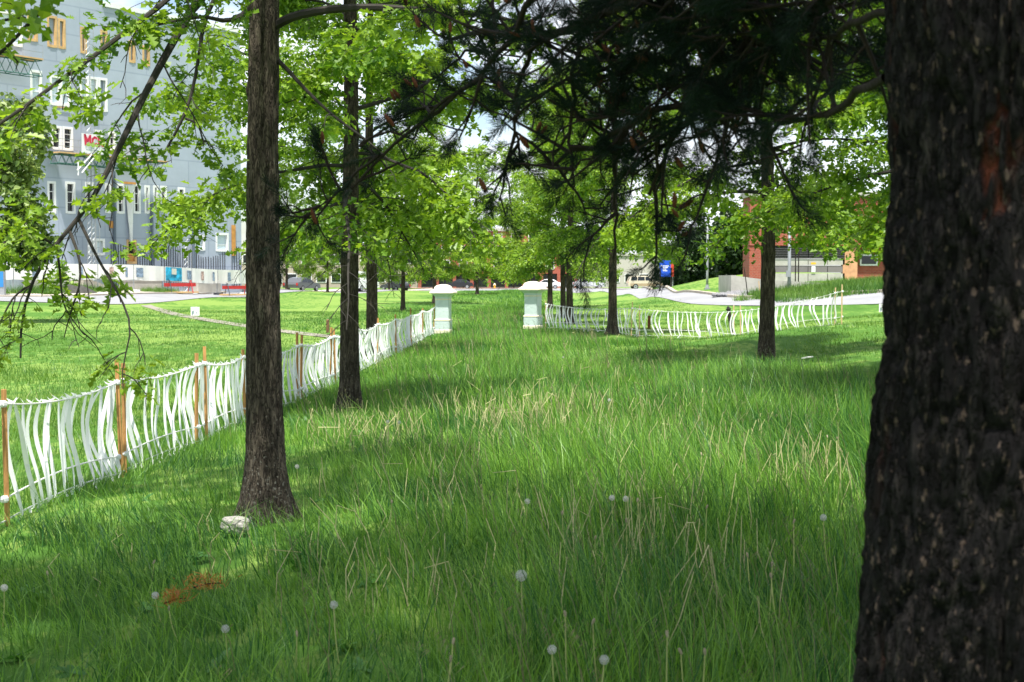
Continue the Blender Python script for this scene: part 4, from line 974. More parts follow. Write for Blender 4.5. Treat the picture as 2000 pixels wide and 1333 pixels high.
for px, py, hh, full in ((652, 1182, .28, True), (1078, 1270, .30, True), (1180, 1290, .32, True), (440, 1228, .2, True), (303, 1163, .16, True), (1195, 978, .36, True), (1222, 980, .36, True), (8, 1146, .2, True), (780, 820, .3, True), (757, 818, .3, True), (1100, 690, .3, True), (1608, 1018, .4, True), (1190, 784, .33, True), (580, 907, .2, True), (1030, 984, .3, True)):
    dandelion(px, py, hh, full, (rng.uniform(-.06, .06), rng.uniform(-.04, .04)), 'small fluffy white dandelion clock on a thin stem in the grass', 'dandelion clocks scattered in the grass', .85)
for px, py, hh in ((580, 1240, .22), (1104, 1203, .36), (1158, 1218, .34), (1303, 1243, .38), (1377, 1278, .36), (1162, 1057, .36), (1223, 1024, .38), (1508, 1110, .34), (1506, 1132, .32), (1550, 1027, .4), (1245, 984, .4), (1098, 1008, .36), (1380, 998, .4), (885, 1255, .3), (880, 1290, .28), (765, 985, .28), (93, 1120, .16), (300, 1100, .16), (330, 1190, .18), (1616, 862, .38), (1635, 866, .38), (1640, 890, .38), (1370, 894, .36), (1460, 1092, .3), (1330, 1277, .3)):
    dandelion(px, py, hh, False, (rng.uniform(-.08, .08), rng.uniform(-.05, .05)), 'spent dandelion head on a bare pale stem in the grass', 'spent dandelion stems')
# bleached stalks standing thickly in the meadow (uncountable)
mb = MB()
def stalks(cx, cy, sx, sy, n, hh, rng):
    for _ in range(n):
        g = gpx(rng.gauss(cx, sx), min(1320, max(640, rng.gauss(cy, sy))), 0.0)
        if g[1] > 45 or g[1] < 5: continue
        b_ = Vector((g[0], g[1], h(*g))); hgt = hh * rng.uniform(.55, 1.15); an = rng.uniform(0, 6.28); ln_ = abs(rng.gauss(0, .28)) * hgt
        t_ = b_ + Vector((math.cos(an) * ln_, math.sin(an) * ln_, hgt)); md = b_.lerp(t_, .5) + Vector((rng.gauss(0, .03), rng.gauss(0, .03), .02))
        w = .0019 + .00010 * g[1]
        pts = [b_, md, t_]
        if rng.random() < .06: pts.append(t_ + Vector((rng.gauss(0, .10), rng.gauss(0, .10), -rng.uniform(.0, .06))))
        mb.tube(pts, [w * 1.2] * (len(pts) - 1) + [w * .8], 3, cap=False)
rng = random.Random(19)
stalks(1000, 830, 70, 28, 150, .36, rng); stalks(1180, 840, 130, 30, 110, .36, rng); stalks(740, 850, 60, 26, 90, .28, rng); stalks(660, 840, 40, 20, 30, .25, rng)
stalks(1240, 1080, 90, 45, 75, .40, rng); stalks(1560, 960, 80, 30, 45, .40, rng); stalks(850, 960, 90, 60, 60, .32, rng); stalks(350, 1090, 160, 60, 20, .18, rng)
stalks(800, 1160, 120, 60, 34, .32, rng); stalks(1350, 1200, 160, 70, 36, .4, rng); stalks(1100, 740, 220, 40, 70, .30, rng); stalks(1100, 690, 180, 24, 60, .30, rng); stalks(1350, 900, 160, 40, 90, .38, rng); stalks(130, 800, 120, 60, 14, .2, rng)
tag(mb.build('dry_stalks', M_DRY), 'bleached dead dandelion stalks standing in the long grass', 'stalks', kind='stuff')

# broad-leaved weeds low in the grass
rng = random.Random(44); rv, rf = [], []
for i in range(7):
    a = i * .9 + rng.uniform(-.2, .2); l_ = rng.uniform(.09, .16); up_ = rng.uniform(.25, .8); d = Vector((math.cos(a), math.sin(a), up_)).normalized(); s_ = Vector((-math.sin(a), math.cos(a), 0)); n0 = len(rv)
    for q, w in ((0, .006), (.35, .02), (.7, .026), (1, .002)):
        c = d * l_ * q + Vector((0, 0, -.05 * q * q)); rv += [tuple(c - s_ * w), tuple(c + s_ * w)]
    for k_ in range(3): rf.append((n0 + 2 * k_, n0 + 2 * k_ + 1, n0 + 2 * k_ + 3, n0 + 2 * k_ + 2))
rm_ = bpy.data.meshes.new('weed_rosette'); rm_.from_pydata(rv, [], rf); rm_.materials.append(leafmat('weed_leaf', (.03, .12, .02), (.10, .26, .05), (1.1, 1.2, .6), .3, nscale=1.0))
r2 = np.random.RandomState(23); X, Y = scatter_area(5, 20, 3.2, r2); k_ = meadow(X, Y) & (vnoise(X + 11, Y, 1.4, 29) > .42) & (np.hypot(X + 1.68, Y - 9.7) > .4); X, Y = X[k_], Y[k_]; n = len(X)
o = linkobj('weeds', bake('weeds', [proto('weed_rosette', rm_)], np.stack([X, Y, harr(X, Y) + .02], 1), np.stack([r2.normal(0, .3, n), r2.normal(0, .3, n), r2.uniform(0, 6.3, n)], 1), r2.uniform(.35, .85, n), np.zeros(n)))
tag(o, 'low broad-leaved weeds among the grass', 'weeds', kind='stuff')

# yard signs, posts
M_WHITE = mat('white_board', (0.78, 0.79, 0.80), 0.6, var=.04); M_MARK = mat('sign_print', (0.06, 0.16, 0.16), .7); M_WIRE = mat('sign_wire', (.3, .3, .3), .5, metal=.8)
def yard_sign(px, Y, w, hh, zb, label):
    g = onground(px, Y); o = thing('yard_sign', g, label, 'sign'); mb = MB()
    for sx in (-.3, .3): mb.tube([g + Vector((sx * w, .012, -.05)), g + Vector((sx * w, .012, zb + hh * .7))], .005, 5)
    mb.build('wire_stake', M_WIRE, o); mb = MB(); mb.box(g + Vector((0, 0, zb + hh / 2)), (w, .008, hh)); mb.build('board', M_WHITE, o); mb = MB()
    for x0, x1, z0, z1 in ((-.36, -.24, .05, .55), (-.2, -.1, .2, .6), (.02, .22, .22, .28), (.1, .26, .32, .40), (-.3, .3, .78, .80), (.34, .40, .7, .92)):
        y_ = -.0065; mb.quad(g + Vector((x0 * w, y_, zb + z0 * hh)), g + Vector((x1 * w, y_, zb + z0 * hh)), g + Vector((x1 * w, y_, zb + z1 * hh)), g + Vector((x0 * w, y_, zb + z1 * hh)))
    mb.build('print', M_MARK, o)
yard_sign(381, 66, .40, .40, .10, 'small square white yard sign by the gravel path on the left lawn')
yard_sign(1723, 46, .20, .26, .12, 'small white sign showing just beside the big pine trunk')
M_OLDPOST = mat('old_post_wood', (.16, .09, .045), .85, var=.4, scale=8); M_IRON = mat('dark_iron', (.025, .020, .018), .5, metal=.3, var=.4, scale=12); M_RUST = mat('rusty_steel', (.20, .075, .03), .8, var=.5, scale=10)
g = onground(640, 48); mb = MB(); mb.loft([[(g.x + x_ * .05, g.y + y_ * .05, g.z + z_) for x_, y_ in ((-1, -.7), (1, -.7), (1, .7), (-1, .7))] for z_ in (-.1, .44)] + [[(g.x + x_ * .03, g.y + y_ * .03, g.z + .465) for x_, y_ in ((-1, -.7), (1, -.7), (1, .7), (-1, .7))]])
tag(mb.build('wooden_post', M_OLDPOST), 'short brown wooden post on the left lawn beyond the ribbon fence', 'post')
g = onground(1267, 46); mb = MB(); mb.box(g + Vector((0, 0, .2)), (.06, .03, .5)); mb.box(g + Vector((.045, .0, .2)), (.03, .06, .5)); tag(mb.build('steel_post', M_RUST), 'short rusty steel post behind the middle of the right ribbon fence', 'post')
# leaning iron bollard
g = at(1430, 637, 43); g.z = h(g.x, g.y); o = thing('iron_bollard', g, 'dark iron bollard leaning left behind the right ribbon fence', 'bollard')
tdir = Vector((-.16, 0, 1)).normalized()
mb = MB(); mb.tube([g - tdir * .1, g + tdir * .70], [.062, .056], 12); mb.build('shaft', M_IRON, o)
mb = MB(); mb.tube([g + tdir * z for z in (.70, .705, .74, .75, .79, .82)], [.06, .082, .082, .05, .04, .006], 12); mb.build('finial', M_IRON, o)

# ================================================================== GREY BUILDING UNDER CONSTRUCTION
FD = Vector((1900, F, 0)).normalized(); FN = Vector((FD.y, -FD.x, 0))
FP = Vector((xat(250, 108), 108, 0))
def fac(px, py=546):
    """(distance along the facade, height) of a pixel on the facade plane"""
    a, z = ray(px, py); t_ = (FP.x - a * FP.y) / (a * FD.y - FD.x); Y = FP.y + t_ * FD.y
    return t_, EYE + z * Y
def fw(u, z, out_=0.0):
    p = FP + FD * u + FN * out_; return Vector((p.x, p.y, z))
M_WRAP = mat('grey_house_wrap', (0.35, 0.40, 0.485), 0.75, var=.10, scale=.35, bump=.25, bscale=2)
t = M_WRAP.node_tree; nd = t.nodes; ln = t.links.new; b = nd['Principled BSDF']; old = b.inputs['Base Color'].links[0].from_socket       # taped seams of the membrane
tcw = nd.new('ShaderNodeTexCoord'); sxw = nd.new('ShaderNodeSeparateXYZ'); cbw = nd.new('ShaderNodeCombineXYZ'); adw = nd.new('ShaderNodeVectorMath'); adw.operation = 'DOT_PRODUCT'; adw.inputs[1].default_value = tuple(FD)
ln(tcw.outputs['Object'], sxw.inputs[0]); ln(tcw.outputs['Object'], adw.inputs[0]); ln(adw.outputs['Value'], cbw.inputs['X']); ln(sxw.outputs['Z'], cbw.inputs['Y'])
btw = nd.new('ShaderNodeTexBrick'); btw.inputs['Scale'].default_value = .12; btw.inputs['Color1'].default_value = (1, 1, 1, 1); btw.inputs['Color2'].default_value = (.95, .955, .965, 1); btw.inputs['Mortar'].default_value = (.82, .83, .86, 1); btw.inputs['Mortar Size'].default_value = .007
ln(cbw.outputs[0], btw.inputs['Vector']); muw = nd.new('ShaderNodeMix'); muw.data_type = 'RGBA'; muw.blend_type = 'MULTIPLY'; muw.inputs['Factor'].default_value = 1.0
ln(old, muw.inputs['A']); ln(btw.outputs['Color'], muw.inputs['B']); ln(muw.outputs['Result'], b.inputs['Base Color'])
M_FRAME = mat('white_window_frame', (.75, .76, .77), .6, var=.04)
M_GLASS, t, b = newmat('dark_glass'); b.inputs['Base Color'].default_value = (.012, .016, .018, 1); b.inputs['Roughness'].default_value = .08
M_COVER = mat('plastic_window_cover', (.58, .68, .76), .35, var=.12, scale=1.2); M_PLY = mat('orange_plywood', (.52, .25, .07), .8, var=.25, scale=2); M_LUMBER = mat('pale_lumber', (.55, .36, .17), .8, var=.25, scale=3)
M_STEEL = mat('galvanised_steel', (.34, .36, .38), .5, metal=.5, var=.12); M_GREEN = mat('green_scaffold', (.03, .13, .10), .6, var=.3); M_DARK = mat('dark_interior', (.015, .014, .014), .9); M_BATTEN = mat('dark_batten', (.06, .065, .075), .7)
M_CONC = mat('rough_concrete', (.40, .39, .36), .92, var=.18, scale=1.4, bump=.4, bscale=12); M_REDP = mat('red_paint', (.42, .03, .03), .55, var=.2)
M_SHEET = mat('white_sheeting', (.72, .73, .74), .6, var=.06, scale=1.5, bump=.2, bscale=4)
ub, _ = fac(-220); ue, _ = fac(472); ust, _ = fac(206)
zg = .6
grey = thing('grey_building', fw(0, zg), 'grey wrapped building under construction behind the left street', 'building')
WIN = []   # (px0, py0, px1, py1, style)
WIN += [(66,140,86,200,'cover'), (104,150,122,205,'cover'), (124,151,142,207,'cover'), (162,152,177,213,'cover'), (180,153,195,215,'cover'), (198,155,213,217,'cover')]
WIN += [(36,246,50,300,'glass'), (70,247,86,303,'glass'), (105,248,123,291,'glass'), (127,250,145,293,'glass'), (188,256,201,292,'glass'), (216,258,228,294,'glass')]
WIN += [(96,356,110,416,'glass'), (131,357,148,416,'glass'), (170,358,183,416,'glass'), (208,360,218,415,'glass'), (231,361,244,416,'glass'), (263,362,275,416,'glass'), (285,364,293,416,'glass'), (302,364,310,412,'glass'), (316,365,326,412,'glass'), (350,368,362,414,'glass')]
WIN += [(60,470,80,514,'open'), (174,468,185,497,'cover'), (188,468,204,497,'cover'), (249,470,266,514,'ply'), (303,470,312,494,'cover'), (380,460,400,488,'cover'), (423,457,446,490,'cover')]
WIN += [(0,26,50,88,'cover'), (62,26,79,80,'lumber'), (100,34,117,92,'lumber'), (121,40,133,95,'lumber'), (164,56,174,104,'lumber'), (203,62,214,108,'lumber'), (258,82,268,122,'lumber'), (284,92,296,128,'lumber')]
holes = []
for (a, b_, c_, d_, st) in WIN:
    uc, _z = fac((a + c_) / 2); wu = fac(c_)[0] - fac(a)[0]; z1 = fac((a + c_) / 2, b_)[1]; z0 = fac((a + c_) / 2, d_)[1]
    holes.append((uc - wu / 2, uc + wu / 2, z0, z1, st))
def wall_holes(mb, u0, u1, z0, z1, hs, depth):
    us = sorted({u0, u1} | {x for H_ in hs for x in H_[:2] if u0 < x < u1}); zs = sorted({z0, z1} | {x for H_ in hs for x in H_[2:4] if z0 < x < z1})
    for i in range(len(us) - 1):
        for j in range(len(zs) - 1):
            uc = (us[i] + us[i + 1]) / 2; zc = (zs[j] + zs[j + 1]) / 2
            if any(H_[0] < uc < H_[1] and H_[2] < zc < H_[3] for H_ in hs): continue
            mb.quad(fw(us[i], zs[j]), fw(us[i + 1], zs[j]), fw(us[i + 1], zs[j + 1]), fw(us[i], zs[j + 1]))
    for a, b_, c_, d_ in [H_[:4] for H_ in hs]:
        if b_ <= u0 or a >= u1: continue
        for p, q in (((a, c_), (b_, c_)), ((b_, c_), (b_, d_)), ((b_, d_), (a, d_)), ((a, d_), (a, c_))):
            mb.quad(fw(*p), fw(*q), fw(*q, -depth), fw(*p, -depth))
ZR = 21.85
mb = MB(); wall_holes(mb, ub, ust, zg - .5, 31, holes, .35); wall_holes(mb, ust, ue, zg - .5, ZR, holes, .35)
# returns, back and roofs
D_ = 24
for u0, u1, zt in ((ub, ust, 31), (ust, ue, ZR)):
    mb.quad(fw(u0, zt), fw(u1, zt), fw(u1, zt, -D_), fw(u0, zt, -D_)); mb.quad(fw(u1, zg - .5), fw(u1, zg - .5, -D_), fw(u1, zt, -D_), fw(u1, zt)); mb.quad(fw(u1, zg - .5, -D_), fw(u0, zg - .5, -D_), fw(u0, zt, -D_), fw(u1, zt, -D_))
    mb.quad(fw(u0, zg - .5, -D_), fw(u0, zg - .5), fw(u0, zt), fw(u0, zt, -D_))
mb.build('wall', M_WRAP, grey)
def ubox(mb, u0, u1, z0, z1, o0, o1):
    c = (fw(u0, z0, o0) + fw(u1, z1, o1)) / 2; M = Matrix((FD, FN, Vector((0, 0, 1)))).transposed()
    mb.box(c, (abs(u1 - u0), abs(o1 - o0), abs(z1 - z0)), M)
mb = MB(); ubox(mb, ust + .01, ue, ZR + .004, ZR + .35, -.25, .12); mb.build('parapet', M_SHEET, grey)
for (a, b_, c_, d_, st) in holes:
    w = b_ - a
    wob = MB(); fr = {'lumber': M_LUMBER, 'open': M_LUMBER, 'ply': M_LUMBER}.get(st, M_FRAME); th = .11
    ubox(wob, a - .06, a + th, c_ - .06, d_ + .06, -.22, .03); ubox(wob, b_ - th, b_ + .06, c_ - .06, d_ + .06, -.22, .03)
    ubox(wob, a + th + .002, b_ - th - .002, c_ - .08, c_ + th, -.22, .05); ubox(wob, a + th + .002, b_ - th - .002, d_ - th, d_ + .06, -.22, .028)
    wf = wob.build('window', fr, grey)
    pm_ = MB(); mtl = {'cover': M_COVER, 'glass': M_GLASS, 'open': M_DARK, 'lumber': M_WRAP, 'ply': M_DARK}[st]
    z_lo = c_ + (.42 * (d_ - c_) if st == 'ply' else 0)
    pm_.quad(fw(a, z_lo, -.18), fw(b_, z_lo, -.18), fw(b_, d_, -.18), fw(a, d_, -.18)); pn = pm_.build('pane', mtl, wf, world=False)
    for vtx in pn.data.vertices: vtx.co = Vector(vtx.co) - grey.location
    def sub(nm, m_, mt):
        ob = m_.build(nm, mt, wf, world=False)
        for vtx in ob.data.vertices: vtx.co = Vector(vtx.co) - grey.location
    if st == 'ply':
        q = MB(); ubox(q, a + .02, b_ - .02, c_, z_lo, -.12, -.08); sub('plywood_board', q, M_PLY)
    if st in ('glass', 'cover'):
        for fr_ in ((.33, .68) if st == 'glass' and d_ - c_ < 2.2 else (.33,)):
            q = MB(); ubox(q, a + th, b_ - th, c_ + (d_ - c_) * fr_, c_ + (d_ - c_) * fr_ + .05, -.17, -.10); sub('glazing_bar', q, M_FRAME)
# pipes, plywood patches, loose sheet, battens
for px, y0, y1 in ((220, 335, 512), (294, 395, 525), (375, 440, 525)):
    u, zt = fac(px, y0); _, zb_ = fac(px, y1); mb = MB(); mb.tube([fw(u, zb_, .14), fw(u, zt, .14)], .11, 10); mb.build('downpipe', mat('blue_grey_pipe', (.10, .13, .17), .5), grey)
for x0, y0, x1, y1, m_ in ((240, 355, 264, 361, M_PLY), (212, 432, 224, 446, M_PLY), (110, 208, 134, 213, M_LUMBER), (40, 456, 63, 470, M_PLY), (43, 472, 58, 512, M_PLY), (451, 440, 459, 500, M_PLY)):
    mb = MB(); ua, z1 = fac(x0, y0); ub2, z0 = fac(x1, y1); ubox(mb, ua, ub2, min(z0, z1), max(z0, z1), .06, .10); mb.build('plywood_board', m_, grey)
mb = MB(); rings = []
for i in range(13):
    q = i / 12; uL, z_ = fac(243 + 6 * q, 362 + q * 110); wd = .75 - .45 * q; rings.append([fw(uL, z_, .12 + .25 * q * q), fw(uL + wd * .35, z_, .26 + .2 * math.sin(q * 5)), fw(uL + wd, z_, .14 + .1 * q)])
for i in range(12):
    for j in range(2): mb.quad(rings[i][j], rings[i][j + 1], rings[i + 1][j + 1], rings[i + 1][j])
mb.build('loose_sheet', M_SHEET, grey, smooth=True)
mb = MB(); px = 216.0; rg_ = random.Random(6)
while px < 466:
    u, zt = fac(px, 486 + 10 * math.sin(px * .05) + rg_.uniform(-3, 3) + (6 if px > 330 else 0)); _, zb_ = fac(px, 560)
    if not any(H_[0] - .1 < u < H_[1] + .1 and H_[2] < zt for H_ in holes): ubox(mb, u, u + .05, zb_, zt, .004, .045)
    px += rg_.uniform(4.0, 5.2)
ba = mb.build('battens', M_BATTEN, grey); tag(ba, kind='stuff')

# mast-climbing work platforms
def truss(mb, u0, u1, z, hh, o, r_=.035):
    n = max(2, int((u1 - u0) / (hh * 1.0)))
    for oo in (o, o + .9):
        mb.tube([fw(u0, z, oo), fw(u1, z, oo)], r_, 5); mb.tube([fw(u0, z - hh, oo), fw(u1, z - hh, oo)], r_, 5)
        for i in range(n):
            a = u0 + (u1 - u0) * i / n; b_ = u0 + (u1 - u0) * (i + 1) / n; m_ = (a + b_) / 2
            mb.tube([fw(a, z - hh, oo), fw(m_, z, oo)], r_ * .7, 4); mb.tube([fw(m_, z, oo), fw(b_, z - hh, oo)], r_ * .7, 4)
    for i in range(n + 1):
        a = u0 + (u1 - u0) * i / n; mb.tube([fw(a, z, o), fw(a, z, o + .9)], r_ * .7, 4); mb.tube([fw(a, z - hh, o), fw(a, z - hh, o + .9)], r_ * .7, 4)
def mast(mb, u, z0, z1, o, w=.42, rungs=.42):
    for du in (-w / 2, w / 2):
        for do in (0, w): mb.tube([fw(u + du, z0, o + do), fw(u + du, z1, o + do)], .024, 5)
    z = z0
    while z < z1:
        mb.tube([fw(u - w / 2, z, o + w), fw(u + w / 2, z, o + w)], .018, 4); mb.tube([fw(u - w / 2, z, o), fw(u + w / 2, z + rungs, o)], .012, 4); z += rungs
def platform(px0, px1, py, pym, base_px, masts, tm, label):
    u0, z = fac(px0, py); u1, _ = fac(px1, py); hh = abs(fac(px0, pym)[1] - z)
    o = thing('mast_climber', fw((u0 + u1) / 2, zg), label, 'scaffold')
    mb = MB(); truss(mb, u0, u1, z, hh, .55); mb.build('truss', tm, o)
    mb = MB(); ubox(mb, u0, u1, z + .04, z + .14, .45, 1.6); mb.build('deck', M_LUMBER, o)
    mb = MB()
    for zz in (.55, 1.05): mb.tube([fw(u0, z + zz, 1.55), fw(u1, z + zz, 1.55)], .022, 4)
    k_ = max(2, int((u1 - u0) / 1.6))
    for i in range(k_ + 1): mb.tube([fw(u0 + (u1 - u0) * i / k_, z + .1, 1.55), fw(u0 + (u1 - u0) * i / k_, z + 1.08, 1.55)], .022, 4)
    mb.build('guard_rail', M_STEEL, o)
    for mpx, ytop in masts:
        mb = MB(); um, zt = fac(mpx, ytop); mast(mb, um, zg, zt, .75); mb.build('mast', M_STEEL, o)
    return o
platform(-150, 56, 92, 124, 0, ((-60, 20),), M_GREEN, 'upper work platform with truss hanging at the left edge of the grey building')
pf2 = platform(88, 300, 302, 320, 0, ((157, 60), (168, 330), (350, 478)), M_GREEN, 'lower green-trussed work platform across the middle of the grey building')
mb = MB()
for a, b_ in (((119, 335), (148, 304)), ((128, 340), (158, 303)), ((121, 318), (121, 345))):
    ua, za = fac(*a); u2, z2 = fac(*b_); mb.tube([fw(ua, za, 1.8), fw(u2, z2, 1.8)], .05, 5)
mb.build('brace', M_FRAME, pf2)
# painted banner on the platform rail
u0, z1 = fac(128, 263); u1, z0 = fac(172, 304)
bn = thing('banner', fw((u0 + u1) / 2, z0, 1.7), 'white sheet with red painted letters MCR hung on the work platform', 'banner')
mb = MB()
for i in range(12):
    for j in range(6):
        def bp_(i, j):
            q = i / 12; w_ = j / 6; return fw(u0 + (u1 - u0) * q, z0 + (z1 - z0) * w_, 1.72 + .04 * math.sin(q * 9 + w_ * 2))
        mb.quad(bp_(i, j), bp_(i + 1, j), bp_(i + 1, j + 1), bp_(i, j + 1))
mb.build('sheet', M_SHEET, bn, smooth=True)
M_REDINK = mat('red_letter_paint', (.55, .03, .07), .6); mb = MB(); W_ = u1 - u0; Hh = z1 - z0
def stroke(pts, w):
    for (a, b_), (c_, d_) in zip(pts[:-1], pts[1:]):
        p = fw(u0 + W_ * a, z0 + Hh * b_, 1.79); q = fw(u0 + W_ * c_, z0 + Hh * d_, 1.79); d = (q - p).normalized(); n_ = d.cross(FN) * w / 2
        p -= d * w * .35; q += d * w * .35; mb.loft([[p - n_, p + n_, p + n_ - FN * .006, p - n_ - FN * .006], [q - n_, q + n_, q + n_ - FN * .006, q - n_ - FN * .006]])
stroke([(.17, .42), (.14, .92), (.26, .60), (.38, .90), (.37, .46)], .17); stroke([(.66, .80), (.58, .84), (.49, .74), (.48, .54), (.55, .42), (.66, .50)], .17); stroke([(.77, .40), (.75, .86)], .16); stroke([(.75, .86), (.90, .80), (.88, .66), (.76, .63)], .14); stroke([(.78, .63), (.96, .42)], .15)
mb.build('lettering', M_REDINK, bn)
mb = MB()
for a, b_, c_ in ((.40, .24, .62), (.2, .13, .5), (.54, .13, .8)):
    for k_ in range(int((c_ - a) / .055)):
        mb.quad(fw(u0 + W_ * (a + k_ * .055), z0 + Hh * b_, 1.79), fw(u0 + W_ * (a + k_ * .055 + .035), z0 + Hh * b_, 1.79), fw(u0 + W_ * (a + k_ * .055 + .035), z0 + Hh * (b_ + .05), 1.79), fw(u0 + W_ * (a + k_ * .055), z0 + Hh * (b_ + .05), 1.79))
mb.build('small_print', M_MARK, bn)

# ================================================================== BUILDING SITE FENCE ALONG THE PAVEMENT
fa = [(-40, 96.5), (-27.3, 104.8), (-24.9, 116), (-23.6, 128)]
FA = resample([(xat(-160, 93), 93), (xat(60, 97), 97), (xat(250, 102), 102), (xat(360, 107.5), 107.5), (xat(480, 114), 114), (xat(560, 122), 122)], 40)
dd_ = np.r_[0, np.cumsum(np.linalg.norm(np.diff(FA, axis=0), axis=1))]
def fpt(s): return Vector((np.interp(s, dd_, FA[:, 0]), np.interp(s, dd_, FA[:, 1]), 0))
M_BANNER = mat('printed_banner', (.72, .72, .69), .55, var=.07, scale=1.2, bump=.2, bscale=3); M_PIC = mat('blue_print', (.02, .33, .60), .55, var=.9, scale=2.6); M_PIC2 = mat('slate_print', (.20, .27, .36), .6, var=.8, scale=6); M_PIC3 = mat('pinkish_print', (.45, .32, .28), .6, var=.7, scale=6)
site = thing('site_fence', fpt(0), 'temporary mesh fence hung with white printed banners along the building site', 'fence')
site.location.z = zg; pw = 3.05; npan = int(dd_[-1] / pw)
for i in range(npan):
    a = fpt(i * pw + .03); b_ = fpt((i + 1) * pw - .03); a.z = h(a.x, a.y) + .12; b_.z = h(b_.x, b_.y) + .12; d = (b_ - a).normalized(); nrm = Vector((d.y, -d.x, 0)).normalized(); up = Vector((0, 0, 1))
    mb = MB(); H_ = 1.85
    for q in (a, b_): mb.tube([q, q + up * H_], .022, 6)
    for z_ in (.08, .95, H_): mb.tube([a + up * z_, b_ + up * z_], .016, 5)
    pnl = mb.build('fence_panel', M_STEEL, site)
    mb = MB()
    for k_ in range(1, 15): mb.tube([a.lerp(b_, k_ / 15) + up * .08, a.lerp(b_, k_ / 15) + up * H_], .0035, 3, cap=False)
    me_ = mb.build('mesh_wires', M_STEEL, pnl, world=False)
    for vtx in me_.data.vertices: vtx.co = Vector(vtx.co) - site.location
    tag(me_, kind='stuff')
    mb = MB(); lo = .82
    for k_ in range(10):
        def q_(k_, w_): return a.lerp(b_, k_ / 10) + up * (lo + (H_ + .03 - lo) * w_ - .05 * math.sin(k_ / 10 * math.pi) * (w_ < .5)) + nrm * (.05 + .03 * math.sin(k_ * 1.3 + i))
        mb.quad(q_(k_, 0), q_(k_ + 1, 0), q_(k_ + 1, 1), q_(k_, 1))
    mb.build('banner', M_BANNER, site, smooth=True)
    pics = {3: ((.1, .16, M_PIC3), (.55, .62, M_PIC2)), 4: ((.3, .42, M_PIC3), (.75, .82, M_PIC2)), 5: ((.05, .28, M_PIC2),), 6: ((.02, .62, M_PIC), (.82, .98, M_PIC2)), 7: ((.35, .45, M_PIC3), (.8, .88, M_PIC2))}.get(i + 0, ((.42, .55, M_PIC2),))
    for x0, x1, pm_ in pics:
        mb = MB(); e0 = a.lerp(b_, x0) + nrm * .095; e1 = a.lerp(b_, x1) + nrm * .095; full = pm_ is M_PIC
        z0_, z1_ = (.84, 1.84) if full else (1.0, 1.68); mb.quad(e0 + up * z0_, e1 + up * z0_, e1 + up * z1_, e0 + up * z1_); mb.build('picture', pm_, site)
        if full:
            mb = MB(); e0 = a.lerp(b_, .24) + nrm * .10; e1 = a.lerp(b_, .42) + nrm * .10; mb.quad(e0 + up * 1.32, e1 + up * 1.32, e1 + up * 1.76, e0 + up * 1.76); mb.build('picture', mat('cream_seal', (.60, .60, .52), .6, var=.2, scale=9), site)
    mb = MB(); M = Matrix((d, nrm, up)).transposed(); mb.box(a + Vector((0, 0, .02)) + nrm * .1, (.25, .75, .16), M); mb.build('foot', M_SHEET if i % 2 else M_BATTEN, site)
# red barricades with legs
def barricade(px, Y, label, rz):
    g = onground(px, Y, .1); o = thing('barricade', g, label, 'barricade'); M = Euler((0, 0, rz)).to_matrix()
    mb = MB(); mb.box(g + Vector((0, 0, .62)), (2.7, .06, .26), M); mb.build('rail', M_REDP, o)
    for sx in (-.9, .9):
        mb = MB(); c = g + M @ Vector((sx, 0, 0))
        for sy in (-.35, .35): mb.tube([c + M @ Vector((0, sy, 0)), c + M @ Vector((0, sy * .12, .95))], .035, 6)
        mb.build('leg', M_REDP if sx > 0 else M_BATTEN, o)
    mb = MB(); mb.box(g + Vector((0, 0, .06)), (2.9, .5, .12), M); mb.build('base_timber', M_LUMBER, o)
barricade(352, 105.3, 'red barricade under the blue printed banner at the site fence', .8)
barricade(463, 111, 'red barricade beside the nearest oak trunk at the site fence', .8)
# concrete blocks, plinth, ramp heap
for px, Y, sx, sz, lab in ((405, 112.5, 2.4, 1.0, 'long pale concrete block behind the right red barricade'), (275, 106.5, 3.6, .8, 'low concrete block left of the red barricades'), (100, 101.5, 4.2, 1.1, 'concrete plinth behind the hanging twigs on the left')):
    g = onground(px, Y, 0); mb = MB(); M = Matrix((FD, FN, Vector((0, 0, 1)))).transposed(); mb.box(g + Vector((0, 0, sz / 2)), (sx, .6, sz), M); mb.box(g + Vector((0, 0, sz + .02)), (sx + .06, .66, .08), M)
    tag(mb.build('concrete_block', M_CONC), lab, 'block')
g = onground(178, 101.5); mb = MB(); M = Matrix((FD, FN, Vector((0, 0, 1)))).transposed()
def lp(u_, o_, z_): return tuple(g + M @ Vector((u_, o_, z_)))
mb.loft([[lp(-1.2, .7, 0), lp(1.9, .7, 0), lp(1.9, .7, .10), lp(-1.2, .7, 1.05)], [lp(-1.2, -.7, 0), lp(1.9, -.7, 0), lp(1.9, -.7, .10), lp(-1.2, -.7, 1.05)]])
tag(mb.build('concrete_ramp', mat('pale_ramp', (.45, .42, .37), .9, var=.2)), 'sloping concrete ramp at the site entrance on the left', 'ramp')
mb = MB(); gm = onground(140, 97.5); rings = []
for i in range(6):
    q = i / 5; rr_ = (1.9 * (1 - q) ** .6 + .05); rings.append([(gm.x + rr_ * math.cos(j * .628) * (1 + .1 * math.sin(j * 3)), gm.y + rr_ * .6 * math.sin(j * .628), gm.z - .05 + q * .75) for j in range(10)])
mb.loft(rings); tag(mb.build('soil_heap', mat('dark_soil', (.05, .05, .045), .95, var=.4, scale=3, bump=.8, bscale=10), smooth=True), 'dark heap of soil with weeds before the concrete ramp', 'heap')
